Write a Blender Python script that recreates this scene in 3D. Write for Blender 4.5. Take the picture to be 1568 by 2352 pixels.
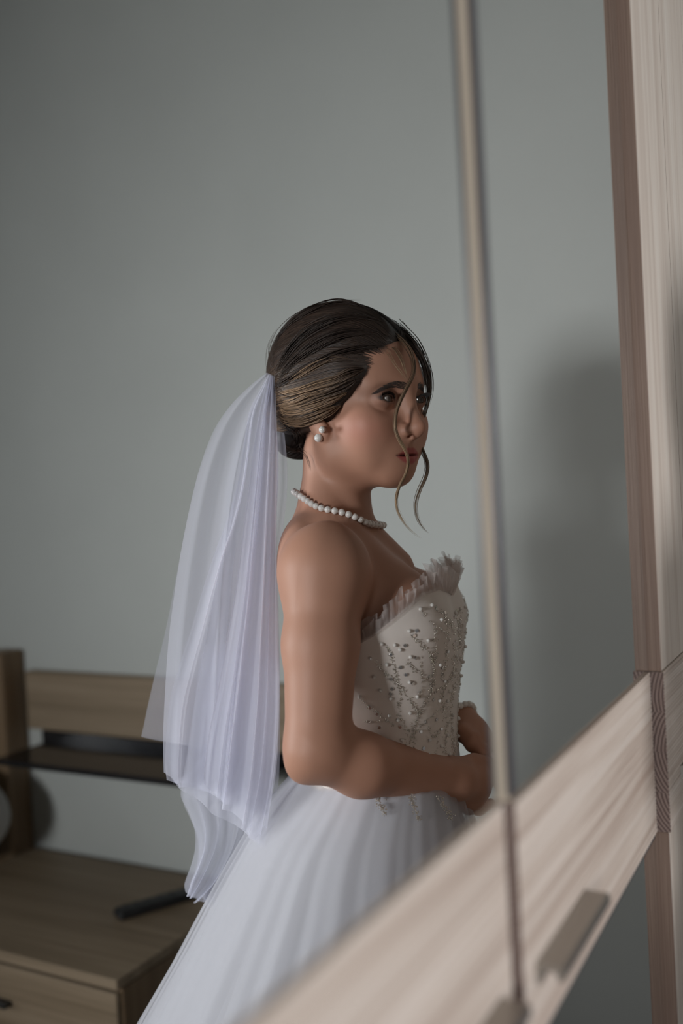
import bpy, math, random
import numpy as np
from mathutils import Vector, Matrix
from mathutils.bvhtree import BVHTree

random.seed(7); rng = np.random.default_rng(7)
SC = bpy.context.scene
COL = SC.collection
for o in list(bpy.data.objects): bpy.data.objects.remove(o)

# ------------------------------------------------------------------ camera
# The room: wardrobe doors stand in the plane y = 0, the room is on the side y < 0.
FPX = 2287.0                                   # 35 mm lens on a 24 mm wide frame, 1568 px
HEAD, PITCH, ROLL = math.radians(29.0), math.radians(1.3), math.radians(3.1)
CAM = np.array([0.0, -0.25, 1.44])
f0 = np.array([math.cos(HEAD), math.sin(HEAD), 0.0]); r0 = np.array([math.sin(HEAD), -math.cos(HEAD), 0.0])
fw = f0 * math.cos(PITCH) - np.array([0, 0, math.sin(PITCH)]); u0 = np.cross(r0, fw)
rt = r0 * math.cos(ROLL) - u0 * math.sin(ROLL); up = u0 * math.cos(ROLL) + r0 * math.sin(ROLL)
cd = bpy.data.cameras.new('camera'); cam = bpy.data.objects.new('camera', cd); COL.objects.link(cam)
M = Matrix.Identity(4)
for i in range(3):
    M[i][0] = rt[i]; M[i][1] = up[i]; M[i][2] = -fw[i]; M[i][3] = CAM[i]
cam.matrix_world = M
cd.sensor_fit = 'HORIZONTAL'; cd.sensor_width = 24.0; cd.lens = FPX * 24.0 / 1568.0
cd.clip_start = 0.02; cd.clip_end = 60
cd.dof.use_dof = True; cd.dof.focus_distance = 1.29; cd.dof.aperture_fstop = 1.8
SC.camera = cam

# ------------------------------------------------------------------ light and exposure
w = bpy.data.worlds.new('world'); SC.world = w; w.use_nodes = True
w.node_tree.nodes['Background'].inputs[0].default_value = (0.75, 0.85, 1.0, 1)
w.node_tree.nodes['Background'].inputs[1].default_value = 0.6
WIN = dict(x=-2.6, y0=-1.68, y1=-1.02, z0=1.1, z1=2.1)         # daylight window opening
ld = bpy.data.lights.new('window_daylight', 'AREA'); ld.shape = 'RECTANGLE'
ld.size = WIN['y1'] - WIN['y0']; ld.size_y = WIN['z1'] - WIN['z0']
ld.energy = 16.8; ld.color = (0.95, 0.97, 1.0); ld.spread = math.radians(60)
lo = bpy.data.objects.new('window_daylight', ld); COL.objects.link(lo)
lo.location = (WIN['x'] - 0.06, (WIN['y0'] + WIN['y1']) / 2, (WIN['z0'] + WIN['z1']) / 2)
lo.rotation_euler = Vector((1.0, 0.14, -0.075)).to_track_quat('-Z', 'Z').to_euler()
WIN2 = dict(y=-3.7, x0=-1.05, x1=-0.05, z0=0.95, z1=2.2)         # second window, opposite the wardrobe
ld2 = bpy.data.lights.new('window_daylight_opposite', 'AREA'); ld2.shape = 'RECTANGLE'; ld2.size = 1.0; ld2.size_y = 1.25
ld2.energy = 15; ld2.color = (0.97, 0.98, 1.0); ld2.spread = math.radians(62)
lo2 = bpy.data.objects.new('window_daylight_opposite', ld2); COL.objects.link(lo2)
lo2.location = ((WIN2['x0'] + WIN2['x1']) / 2, WIN2['y'] - 0.06, (WIN2['z0'] + WIN2['z1']) / 2)
lo2.rotation_euler = Vector((0.34, 1.0, -0.06)).to_track_quat('-Z', 'Z').to_euler()
SC.view_settings.view_transform = 'Standard'; SC.view_settings.look = 'None'
SC.view_settings.gamma = 1.0; SC.view_settings.exposure = 0.0; SC.view_settings.use_curve_mapping = False
SC.cycles.transparent_max_bounces = 24
SC.cycles.caustics_reflective = False; SC.cycles.caustics_refractive = False
SC.cycles.max_bounces = 6; SC.cycles.diffuse_bounces = 3; SC.cycles.glossy_bounces = 4; SC.cycles.transmission_bounces = 4
SC.cycles.use_adaptive_sampling = True; SC.cycles.adaptive_threshold = 0.035
SC.cycles.use_denoising = True

# ------------------------------------------------------------------ materials
def newmat(name):
    m = bpy.data.materials.new(name); m.use_nodes = True
    return m, m.node_tree, m.node_tree.nodes['Principled BSDF']
def N(t, kind, **kw):
    n = t.nodes.new(kind)
    for k, v in kw.items(): setattr(n, k, v)
    return n
def mat(name, col, rough=0.5, metal=0.0, noise=0.0, nscale=20.0, bump=0.0, **inp):
    m, t, b = newmat(name)
    b.inputs['Base Color'].default_value = (*col, 1); b.inputs['Roughness'].default_value = rough; b.inputs['Metallic'].default_value = metal
    for k, v in inp.items(): b.inputs[k.replace('_', ' ')].default_value = v
    if noise or bump:
        tc = N(t, 'ShaderNodeTexCoord'); nz = N(t, 'ShaderNodeTexNoise'); nz.inputs['Scale'].default_value = nscale; nz.inputs['Detail'].default_value = 5
        t.links.new(tc.outputs['Object'], nz.inputs['Vector'])
        if noise:
            rp = N(t, 'ShaderNodeValToRGB'); c = np.array(col)
            rp.color_ramp.elements[0].position = 0.3; rp.color_ramp.elements[1].position = 0.7
            rp.color_ramp.elements[0].color = (*(c * (1 - noise)), 1); rp.color_ramp.elements[1].color = (*np.minimum(c * (1 + noise), 1), 1)
            t.links.new(nz.outputs['Fac'], rp.inputs['Fac']); t.links.new(rp.outputs['Color'], b.inputs['Base Color'])
        if bump:
            bp = N(t, 'ShaderNodeBump'); bp.inputs['Strength'].default_value = bump; bp.inputs['Distance'].default_value = 0.002
            t.links.new(nz.outputs['Fac'], bp.inputs['Height']); t.links.new(bp.outputs['Normal'], b.inputs['Normal'])
    return m
def wood(name, c0, c1, c2, axis=0, across=55.0, along=1.6, rough=0.55, bump=0.5, ridge=0.0):
    """brushed ash: long streaks along the grain axis plus fine ridges"""
    m, t, b = newmat(name); b.inputs['Roughness'].default_value = rough
    tc = N(t, 'ShaderNodeTexCoord'); oi = N(t, 'ShaderNodeObjectInfo'); mp = N(t, 'ShaderNodeMapping')
    ad = N(t, 'ShaderNodeVectorMath', operation='ADD'); ml = N(t, 'ShaderNodeMath', operation='MULTIPLY'); ml.inputs[1].default_value = 37.0
    t.links.new(oi.outputs['Random'], ml.inputs[0]); t.links.new(tc.outputs['Object'], ad.inputs[0]); t.links.new(ml.outputs[0], ad.inputs[1])
    s = [across] * 3; s[axis] = along
    mp.inputs['Scale'].default_value = s; t.links.new(ad.outputs[0], mp.inputs['Vector'])
    n1 = N(t, 'ShaderNodeTexNoise'); n1.inputs['Scale'].default_value = 1.0; n1.inputs['Detail'].default_value = 4; n1.inputs['Distortion'].default_value = 0.4
    t.links.new(mp.outputs[0], n1.inputs['Vector'])
    mp2 = N(t, 'ShaderNodeMapping'); s2 = [across * 5] * 3; s2[axis] = along * 2.2; mp2.inputs['Scale'].default_value = s2
    t.links.new(ad.outputs[0], mp2.inputs['Vector'])
    n2 = N(t, 'ShaderNodeTexNoise'); n2.inputs['Scale'].default_value = 1.0; n2.inputs['Detail'].default_value = 3
    t.links.new(mp2.outputs[0], n2.inputs['Vector'])
    mx = N(t, 'ShaderNodeMix'); mx.inputs[0].default_value = 0.35
    t.links.new(n1.outputs['Fac'], mx.inputs[2]); t.links.new(n2.outputs['Fac'], mx.inputs[3])
    rp = N(t, 'ShaderNodeValToRGB'); e = rp.color_ramp.elements
    e[0].position = 0.33; e[0].color = (*c0, 1); e[1].position = 0.66; e[1].color = (*c2, 1)
    k = e.new(0.5); k.color = (*c1, 1)
    t.links.new(mx.outputs[0], rp.inputs['Fac']); t.links.new(rp.outputs['Color'], b.inputs['Base Color'])
    bp = N(t, 'ShaderNodeBump'); bp.inputs['Strength'].default_value = bump; bp.inputs['Distance'].default_value = 0.0015
    h = n2.outputs['Fac']
    t.links.new(h, bp.inputs['Height']); t.links.new(bp.outputs['Normal'], b.inputs['Normal'])
    return m
def sheer(name, col, alpha, rough=0.6, trans=0.45):
    """woven tulle: part of the light passes straight through the holes of the net"""
    m, t, b = newmat(name); t.nodes.remove(b); out = t.nodes['Material Output']
    tr = N(t, 'ShaderNodeBsdfTransparent'); df = N(t, 'ShaderNodeBsdfDiffuse'); tl = N(t, 'ShaderNodeBsdfTranslucent')
    df.inputs['Color'].default_value = (*col, 1); tl.inputs['Color'].default_value = (*col, 1)
    m1 = N(t, 'ShaderNodeMixShader'); m1.inputs[0].default_value = trans
    m2 = N(t, 'ShaderNodeMixShader'); m2.inputs[0].default_value = alpha
    t.links.new(df.outputs[0], m1.inputs[1]); t.links.new(tl.outputs[0], m1.inputs[2])
    t.links.new(tr.outputs[0], m2.inputs[1]); t.links.new(m1.outputs[0], m2.inputs[2]); t.links.new(m2.outputs[0], out.inputs['Surface'])
    return m
def attrmat(name, attr, rough, sss=0.0, **inp):
    m, t, b = newmat(name); a = N(t, 'ShaderNodeAttribute'); a.attribute_name = attr
    t.links.new(a.outputs['Color'], b.inputs['Base Color']); b.inputs['Roughness'].default_value = rough
    if sss:
        b.inputs['Subsurface Weight'].default_value = sss; b.inputs['Subsurface Radius'].default_value = (1.0, 0.35, 0.2); b.inputs['Subsurface Scale'].default_value = 0.006
    for k, v in inp.items(): b.inputs[k.replace('_', ' ')].default_value = v
    return m

MT = {}
MT['wall'] = mat('wall_paint', (0.470, 0.486, 0.462), 0.85, noise=0.03, nscale=3.0, bump=0.03)
MT['ceiling'] = mat('ceiling_paint', (0.75, 0.75, 0.72), 0.9)
MT['floor'] = wood('floor_laminate', (0.10, 0.075, 0.055), (0.14, 0.105, 0.08), (0.18, 0.14, 0.11), axis=1, across=18, along=1.0, bump=0.1)
MT['trim'] = mat('white_trim', (0.75, 0.75, 0.73), 0.45)
MT['ash'] = wood('ash_horizontal', (0.43, 0.325, 0.265), (0.62, 0.52, 0.445), (0.73, 0.64, 0.57), axis=0, across=60, along=1.5, bump=0.9)
MT['ashv'] = wood('ash_vertical', (0.54, 0.44, 0.37), (0.66, 0.565, 0.485), (0.74, 0.66, 0.58), axis=2, across=45, along=1.2, bump=0.35)
MT['edge'] = wood('ash_edge', (0.15, 0.095, 0.07), (0.185, 0.12, 0.088), (0.22, 0.15, 0.11), axis=2, across=160, along=3, bump=0.4)
MT['edge_light'] = wood('ash_edge_light', (0.46, 0.385, 0.30), (0.52, 0.435, 0.34), (0.57, 0.48, 0.375), axis=2, across=160, along=3, bump=0.2)
def endgrain():
    m, t, b = newmat('ash_end_grain'); b.inputs['Roughness'].default_value = 0.7
    tc = N(t, 'ShaderNodeTexCoord'); oi = N(t, 'ShaderNodeObjectInfo'); ad = N(t, 'ShaderNodeVectorMath', operation='ADD')
    cb = N(t, 'ShaderNodeCombineXYZ'); m1 = N(t, 'ShaderNodeMath', operation='MULTIPLY_ADD'); m1.inputs[1].default_value = 0.24; m1.inputs[2].default_value = -0.12
    t.links.new(oi.outputs['Random'], m1.inputs[0]); t.links.new(m1.outputs[0], cb.inputs[2]); cb.inputs[1].default_value = 0.07
    t.links.new(tc.outputs['Object'], ad.inputs[0]); t.links.new(cb.outputs[0], ad.inputs[1])
    wv = N(t, 'ShaderNodeTexWave', wave_type='RINGS', rings_direction='X'); wv.inputs['Scale'].default_value = 75; wv.inputs['Distortion'].default_value = 1.5; wv.inputs['Detail'].default_value = 1
    t.links.new(ad.outputs[0], wv.inputs['Vector'])
    rp = N(t, 'ShaderNodeValToRGB'); e = rp.color_ramp.elements
    e[0].position = 0.25; e[0].color = (0.085, 0.053, 0.044, 1); e[1].position = 0.85; e[1].color = (0.23, 0.165, 0.14, 1)
    t.links.new(wv.outputs['Fac'], rp.inputs['Fac']); t.links.new(rp.outputs['Color'], b.inputs['Base Color'])
    return m
MT['end'] = endgrain()
MT['mirror'] = mat('silvered_mirror', (0.90, 0.91, 0.90), 0.0, 1.0)
MT['trimdark'] = mat('dark_mirror_edge', (0.06, 0.055, 0.06), 0.35)
MT['nickel'] = mat('brushed_nickel', (0.42, 0.395, 0.36), 0.38, 1.0, bump=0.05, nscale=200)
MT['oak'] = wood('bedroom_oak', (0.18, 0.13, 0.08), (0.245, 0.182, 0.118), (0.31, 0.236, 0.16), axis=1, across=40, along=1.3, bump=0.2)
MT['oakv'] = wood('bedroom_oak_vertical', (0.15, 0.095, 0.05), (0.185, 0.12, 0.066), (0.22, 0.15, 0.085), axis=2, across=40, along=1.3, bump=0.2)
MT['blackglass'] = mat('black_glass', (0.012, 0.011, 0.012), 0.12)
MT['blackplastic'] = mat('black_plastic', (0.012, 0.012, 0.013), 0.45, noise=0.2, nscale=60)
MT['handle_dark'] = mat('dark_handle_metal', (0.05, 0.05, 0.05), 0.4, 0.6)
MT['linen'] = mat('bed_linen', (0.55, 0.55, 0.53), 0.9, noise=0.06, nscale=12, bump=0.2)
MT['glass'] = sheer('window_glass', (0.9, 0.95, 0.95), 0.04)
MT['skin'] = attrmat('skin', 'tint', 0.52, 0.0, Specular_IOR_Level=0.35)
MT['hair'] = attrmat('hair', 'tint', 0.42, 0.0, Specular_IOR_Level=0.32)
MT['eye'] = attrmat('eye', 'tint', 0.08)
MT['lash'] = mat('lash_black', (0.006, 0.005, 0.005), 0.5)
MT['brow'] = mat('brow_hair', (0.035, 0.02, 0.015), 0.6)
MT['nail'] = mat('pink_nail', (0.75, 0.5, 0.47), 0.15)
MT['pearl'] = mat('pearl', (0.80, 0.77, 0.73), 0.16, 0.0, noise=0.03, nscale=90, Coat_Weight=0.6, Coat_Roughness=0.05, Sheen_Weight=0.2)
MT['satin'] = mat('ivory_bodice', (0.80, 0.725, 0.67), 0.55, noise=0.05, nscale=14, bump=0.08, Sheen_Weight=0.3)
MT['skirt'] = mat('skirt_lining', (0.70, 0.70, 0.73), 0.7, noise=0.02, nscale=8, Sheen_Weight=0.2)
MT['tulle'] = sheer('skirt_tulle', (0.80, 0.80, 0.84), 0.38, trans=0.4)
MT['veil'] = sheer('veil_tulle', (0.89, 0.90, 1.0), 0.43, trans=0.5)
MT['ruffle'] = sheer('ruffle_tulle', (0.80, 0.73, 0.70), 0.36, trans=0.45)
MT['bead'] = mat('silver_beads', (0.62, 0.57, 0.50), 0.16, 0.9)
MT['sequin'] = mat('sequin', (0.75, 0.72, 0.70), 0.10, 0.85)
MT['gold'] = mat('earring_metal', (0.8, 0.65, 0.45), 0.2, 1.0)

# ------------------------------------------------------------------ helpers
def link(name, me, parent=None, loc=(0, 0, 0)):
    o = bpy.data.objects.new(name, me); COL.objects.link(o); o.location = loc
    if parent is not None: o.parent = parent
    return o
def empty(name, loc, parent=None, rz=0.0):
    o = link(name, None, parent, loc); o.rotation_euler = (0, 0, rz); o.empty_display_size = 0.05
    return o
def tag(o, label, cat, group=None):
    o['label'] = label; o['category'] = cat
    if group: o['group'] = group
    return o
def mesh(name, verts, faces, material=None, smooth=False, attr=None):
    me = bpy.data.meshes.new(name)
    me.from_pydata([tuple(map(float, v)) for v in verts], [], [tuple(map(int, f)) for f in faces]); me.validate()
    if material: me.materials.append(material)
    if smooth: me.polygons.foreach_set('use_smooth', [True] * len(me.polygons))
    if attr is not None: set_tint(me, attr)
    me.update(); return me
def set_tint(me, c):
    a = me.attributes.new('tint', 'FLOAT_COLOR', 'POINT')
    c = np.asarray(c, np.float32)
    if c.shape[1] == 3: c = np.concatenate([c, np.ones((len(c), 1), np.float32)], 1)
    a.data.foreach_set('color', c.ravel())
def fastmesh(name, V, Q, material=None, smooth=True, tint=None):
    """numpy verts (n,3), quads (m,4)"""
    V = np.asarray(V, np.float32); Q = np.asarray(Q, np.int32); k = Q.shape[1]
    me = bpy.data.meshes.new(name); me.vertices.add(len(V)); me.vertices.foreach_set('co', V.ravel())
    me.loops.add(Q.size); me.loops.foreach_set('vertex_index', Q.ravel())
    me.polygons.add(len(Q)); me.polygons.foreach_set('loop_start', np.arange(len(Q), dtype=np.int32) * k)
    me.polygons.foreach_set('loop_total', np.full(len(Q), k, np.int32))
    me.update(calc_edges=True); me.validate()
    if smooth: me.polygons.foreach_set('use_smooth', np.ones(len(me.polygons), bool))
    if material: me.materials.append(material)
    if tint is not None: set_tint(me, tint)
    return me
def boxdata(x0, x1, y0, y1, z0, z1, bev=0.0):
    """box with chamfered edges (24 verts) or plain"""
    if bev <= 0:
        v = [(x, y, z) for x in (x0, x1) for y in (y0, y1) for z in (z0, z1)]
        f = [(0, 1, 3, 2), (4, 6, 7, 5), (0, 4, 5, 1), (2, 3, 7, 6), (0, 2, 6, 4), (1, 5, 7, 3)]
        return v, f
    import bmesh
    bm = bmesh.new(); bmesh.ops.create_cube(bm, size=1.0)
    for q in bm.verts: q.co = ((x0 + x1) / 2 + q.co.x * (x1 - x0), (y0 + y1) / 2 + q.co.y * (y1 - y0), (z0 + z1) / 2 + q.co.z * (z1 - z0))
    bmesh.ops.bevel(bm, geom=bm.edges[:], offset=bev, segments=1, affect='EDGES', profile=0.5)
    bm.verts.ensure_lookup_table(); v = [tuple(q.co) for q in bm.verts]; f = [[q.index for q in p.verts] for p in bm.faces]; bm.free()
    return v, f
def box(name, x0, x1, y0, y1, z0, z1, m, parent=None, bev=0.0, org=None):
    o = ((x0 + x1) / 2, (y0 + y1) / 2, z0) if org is None else org
    v, f = boxdata(x0 - o[0], x1 - o[0], y0 - o[1], y1 - o[1], z0 - o[2], z1 - o[2], bev)
    return link(name, mesh(name, v, f, m), parent, o)
def boxes(name, lst, m, parent=None, bev=0.0):
    V, Fc = [], []
    for b in lst:
        v, f = boxdata(*b, bev); k = len(V); V += v; Fc += [[i + k for i in q] for q in f]
    return link(name, mesh(name, V, Fc, m), parent)
def struct(o): o['kind'] = 'structure'; return o
def gridquads(nr, nc, closed=False):
    i, j = np.meshgrid(np.arange(nr - 1), np.arange(nc if closed else nc - 1), indexing='ij'); i = i.ravel(); j = j.ravel(); j2 = (j + 1) % nc
    return np.stack([i * nc + j, i * nc + j2, (i + 1) * nc + j2, (i + 1) * nc + j], 1)
def interp(x, xs, ys): return np.interp(x, xs, ys)
def spline(pts, n):
    """Catmull-Rom through points, n samples"""
    P = np.asarray(pts, float); k = len(P); t = np.linspace(0, k - 1, n); i = np.clip(t.astype(int), 0, k - 2); s = (t - i)[:, None]
    g = lambda j: P[np.clip(j, 0, k - 1)]
    p0, p1, p2, p3 = g(i - 1), g(i), g(i + 1), g(i + 2)
    return 0.5 * (2 * p1 + (p2 - p0) * s + (2 * p0 - 5 * p1 + 4 * p2 - p3) * s ** 2 + (3 * p1 - p0 - 3 * p2 + p3) * s ** 3)

# ------------------------------------------------------------------ the room
X0, X1, Y0, Y1, ZC = -2.6, 1.97, -3.7, 0.66, 2.95
struct(box('floor', X0 - .1, X1 + .1, Y0 - .1, Y1 + .1, -0.1, 0, MT['floor']))
struct(box('ceiling', X0 - .1, X1 + .1, Y0 - .1, Y1 + .1, ZC, ZC + .1, MT['ceiling']))
struct(box('wall_headboard', X1, X1 + .1, Y0 - .1, Y1 + .1, 0, ZC, MT['wall']))
struct(box('wall_wardrobe', X0, X1, Y1, Y1 + .1, 0, ZC, MT['wall']))
Q_ = WIN2
struct(boxes('wall_opposite', [(X0, Q_['x0'], Y0 - .1, Y0, 0, ZC), (Q_['x1'], X1, Y0 - .1, Y0, 0, ZC), (Q_['x0'], Q_['x1'], Y0 - .1, Y0, 0, Q_['z0']), (Q_['x0'], Q_['x1'], Y0 - .1, Y0, Q_['z1'], ZC)], MT['wall']))
win2 = struct(boxes('window_2', [(Q_['x0'], Q_['x0'] + .05, Y0 - .05, Y0 - .01, Q_['z0'], Q_['z1']), (Q_['x1'] - .05, Q_['x1'], Y0 - .05, Y0 - .01, Q_['z0'], Q_['z1']),
       (Q_['x0'] + .05, Q_['x1'] - .05, Y0 - .05, Y0 - .01, Q_['z0'], Q_['z0'] + .05), (Q_['x0'] + .05, Q_['x1'] - .05, Y0 - .05, Y0 - .01, Q_['z1'] - .05, Q_['z1'])], MT['trim']))
box('window_pane', Q_['x0'] + .05, Q_['x1'] - .05, Y0 - .034, Y0 - .03, Q_['z0'] + .05, Q_['z1'] - .05, MT['glass'], win2)
W_ = WIN
struct(boxes('wall_window', [(X0 - .1, X0, Y0 - .1, W_['y0'], 0, ZC), (X0 - .1, X0, W_['y1'], Y1 + .1, 0, ZC),
       (X0 - .1, X0, W_['y0'], W_['y1'], 0, W_['z0']), (X0 - .1, X0, W_['y0'], W_['y1'], W_['z1'], ZC)], MT['wall']))
win = struct(boxes('window_1', [(X0 - .05, X0 - .01, W_['y0'], W_['y0'] + .05, W_['z0'], W_['z1']), (X0 - .05, X0 - .01, W_['y1'] - .05, W_['y1'], W_['z0'], W_['z1']),
       (X0 - .05, X0 - .01, W_['y0'] + .05, W_['y1'] - .05, W_['z0'], W_['z0'] + .05), (X0 - .05, X0 - .01, W_['y0'] + .05, W_['y1'] - .05, W_['z1'] - .05, W_['z1'])], MT['trim']))
box('window_pane', X0 - .034, X0 - .03, W_['y0'] + .05, W_['y1'] - .05, W_['z0'] + .05, W_['z1'] - .05, MT['glass'], win)
struct(box('baseboard_headboard', X1 - .015, X1, -1.10, Y1, 0, 0.07, MT['trim']))
struct(box('baseboard_opposite', X0, X1, Y0, Y0 + .015, 0, 0.07, MT['trim']))
struct(box('baseboard_window', X0, X0 + .015, Y0 + .015, Y1, 0, 0.07, MT['trim']))

# ------------------------------------------------------------------ wardrobe with mirrored doors
BZ0, BZ1, DT = 1.029, 1.213, 2.36
ward = tag(empty('wardrobe', (0.67, 0.32, 0)), 'tall pale ash wardrobe with mirrored doors, wooden middle band and metal handles', 'wardrobe')
def wpart(name, x0, x1, y0, y1, z0, z1, m, bev=0.0):
    return box(name, x0 - .67, x1 - .67, y0 - .32, y1 - .32, z0, z1, m, ward, bev)
wpart('side_panel', -.37, -.35, .03, .62, 0, 2.42, MT['ashv']); wpart('side_panel', 1.69, 1.71, .03, .62, 0, 2.42, MT['ashv'])
wpart('top_panel', -.35, 1.69, .03, .62, 2.40, 2.42, MT['ash']); wpart('back_panel', -.35, 1.69, .60, .62, .06, 2.40, MT['ashv'])
wpart('plinth', -.35, 1.69, .05, .07, 0, .06, MT['ash'])
def extrude_x(name, prof, x0, x1, m):
    n = len(prof); V = [(x, y, z) for x in (x0, x1) for y, z in prof]
    Fc = [(i, (i + 1) % n, n + (i + 1) % n, n + i) for i in range(n)] + [tuple(range(n))[::-1], tuple(range(n, 2 * n))]
    return mesh(name, V, Fc, m)
def handle_mesh(L):
    # pull: flat plate standing out of the band, flange at the wood, arched underside, lip turned down in front
    arch = [(-.0035 - .0135 * (1 - math.cos(a)) / 2, -.0115 + .0085 * math.sin(a)) for a in np.linspace(0, math.pi, 9)]
    prof = [(0, -.001), (0, -.016), (-.0025, -.016)] + arch + [(-.0185, -.0105), (-.0205, -.0105), (-.0220, -.0085), (-.0220, -.0015), (-.0205, 0), (-.001, 0)]
    return extrude_x('handle', prof, -L / 2, L / 2, MT['nickel'])
HM = handle_mesh(0.142)
def board_mesh(name, x0, x1, z0, z1, y0, y1, m):
    """brushed board: its front is worked into fine ridges along the grain"""
    g = np.random.default_rng(5); nr_ = 11; zs = np.linspace(z0, z1, nr_ * 4 + 1); ph = np.cumsum(g.uniform(.8, 1.2, nr_)); ph = np.concatenate([[0], ph / ph[-1] * (z1 - z0)])
    front = []
    for i in range(nr_):
        a, b = z0 + ph[i], z0 + ph[i + 1]; front += [(y0 + .0007, a), (y0, a + (b - a) * .35), (y0, a + (b - a) * .75)]
    front.append((y0 + .0007, z1)); prof = [(y1, z1), (y1, z0)] + front
    me = extrude_x(name, prof, x0, x1, m); me.materials.append(MT['end'])
    for p in me.polygons:
        if abs(p.normal.x) > 0.9: p.material_index = 1
    return me
def make_door(xr, yoff, wd, rz, mirrored, hx, label):
    """hinge on the right edge (local x = 0), glass plane local y = 0"""
    d = empty('door', (xr - .67, yoff - .32, 0.06), ward, rz); d['label'] = label
    H = DT - .06; b0, b1 = BZ0 - .06, BZ1 - .06
    NB = 4; bh = (b1 - b0) / NB
    bm_ = board_mesh('board', -wd, 0, 0.0001, bh - .0001, -.0055, .021, MT['ash'])
    for i in range(NB): link('board', bm_, d, (0, 0, b0 + i * bh))
    for z0, z1 in ((0, b0), (b1, H)):
        if mirrored:
            box('panel', -wd, 0, .0005, .021, z0 + .0005, z1 - .0005, MT['edge_light'] if rz == 0 or True else MT['edge'], d)
            mi = box('mirror', -wd + .0105, -.001, -.003, 0, z0 + .004, z1 - (.004 if z0 > 0.5 else .006), MT['mirror'], d)
            box('edge_trim', -wd + .0005, -wd + .010, -.0032, 0, z0 + .004, z1 - .004, MT['trimdark'], d)
            if z0 == 0: box('edge_trim', -wd + .0105, -.001, -.0032, 0, z1 - .0055, z1 - .0005, MT['trimdark'], d)
            mi['label'] = 'tall mirror pane set in the door'
        else:
            bw = wd / 3
            for i in range(3):
                v, f = boxdata(-bw, 0, -.003, .021, 0.0005, z1 - z0 - .0005, .0008); me = mesh('panel_board', v, f, MT['ashv']); me.materials.append(MT['edge'])
                for p in me.polygons:
                    if p.normal.x < -0.5: p.material_index = 1
                link('panel_board', me, d, (-bw * i, 0, z0))
    h = link('handle', HM, d, (hx, -.0052, 1.087 - .06)); h['label'] = 'flat brushed metal pull handle'
    return d
make_door(0.163, 0.0, .508, 0.0, False, -.10, 'wooden door nearest the camera')
make_door(0.6585, 0.003, .491, 0.0, True, -.096, 'left mirrored door with nickel handle')
make_door(1.1535, 0.0050, .492, math.radians(1.1), True, -.394, 'right mirrored door standing slightly proud')
make_door(1.664, -0.0095, .508, 0.0, False, -.365, 'far door of plain pale ash boards')

# ------------------------------------------------------------------ bedroom furniture by the wall (seen in the mirror)
ns = tag(empty('nightstand', (1.70, -1.50, 0)), 'low oak nightstand with a wide drawer beside the bed', 'nightstand')
def npart(name, x0, x1, y0, y1, z0, z1, m, par=None, bev=0.002): return box(name, x0 - 1.70, x1 - 1.70, y0 + 1.50, y1 + 1.50, z0, z1, m, par or ns, bev)
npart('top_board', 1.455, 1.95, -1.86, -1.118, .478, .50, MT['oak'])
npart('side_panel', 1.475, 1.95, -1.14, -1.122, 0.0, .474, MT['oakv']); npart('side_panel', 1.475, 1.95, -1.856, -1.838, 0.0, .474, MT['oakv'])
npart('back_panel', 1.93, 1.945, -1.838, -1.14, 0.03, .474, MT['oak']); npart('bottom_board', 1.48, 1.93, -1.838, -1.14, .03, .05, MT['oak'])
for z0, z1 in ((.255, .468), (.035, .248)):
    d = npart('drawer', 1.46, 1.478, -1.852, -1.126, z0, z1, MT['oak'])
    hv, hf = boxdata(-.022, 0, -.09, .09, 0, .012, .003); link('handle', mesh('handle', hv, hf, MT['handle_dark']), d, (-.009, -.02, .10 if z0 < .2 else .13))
bp_ = tag(empty('bedside_panel', (1.95, -1.45, .80)), 'wall mounted oak panel with a black glass shelf above the nightstand', 'shelf')
def bpart(name, x0, x1, y0, y1, z0, z1, m, bev=0.002): return box(name, x0 - 1.95, x1 - 1.95, y0 + 1.45, y1 + 1.45, z0 - .80, z1 - .80, m, bp_, bev)
bpart('panel', 1.935, 1.968, -1.835, -.95, .835, .992, MT['oak'])
bpart('back_strip', 1.94, 1.968, -1.79, -.95, .795, .832, MT['blackglass'], .001)
bpart('shelf_board', 1.735, 1.94, -1.745, -1.0, .797, .812, MT['blackglass'], .002)
bed = tag(empty('bed', (0.95, -2.75, 0)), 'wide oak bed with headboard and light grey mattress', 'bed')
def dpart(name, x0, x1, y0, y1, z0, z1, m, bev=0.004): return box(name, x0 - .95, x1 - .95, y0 + 2.75, y1 + 2.75, z0, z1, m, bed, bev)
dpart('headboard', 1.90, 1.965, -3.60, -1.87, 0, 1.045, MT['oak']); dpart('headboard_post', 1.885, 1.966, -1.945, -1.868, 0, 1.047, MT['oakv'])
dpart('side_rail', 0.05, 1.90, -1.98, -1.94, .12, .34, MT['oak']); dpart('side_rail', 0.05, 1.90, -3.60, -3.56, .12, .34, MT['oak'])
dpart('footboard', 0.01, 0.05, -3.60, -1.94, 0, .36, MT['oak']); dpart('mattress', .06, 1.89, -3.55, -1.99, .20, .46, MT['linen'], .04)
def pillow(name, c, s, par, org):
    n, k = 16, 24; V = []
    for i in range(n + 1):
        for j in range(k):
            th = math.pi * i / n; ph = 2 * math.pi * j / k
            g = lambda q, p: math.copysign(abs(q) ** p, q)
            V.append((c[0] - org[0] + s[0] * g(math.sin(th), .6) * g(math.cos(ph), .6), c[1] - org[1] + s[1] * g(math.sin(th), .6) * g(math.sin(ph), .6), c[2] - org[2] + s[2] * g(math.cos(th), 1.0)))
    return link(name, fastmesh(name, V, gridquads(n + 1, k, True), MT['linen']), par)
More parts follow.
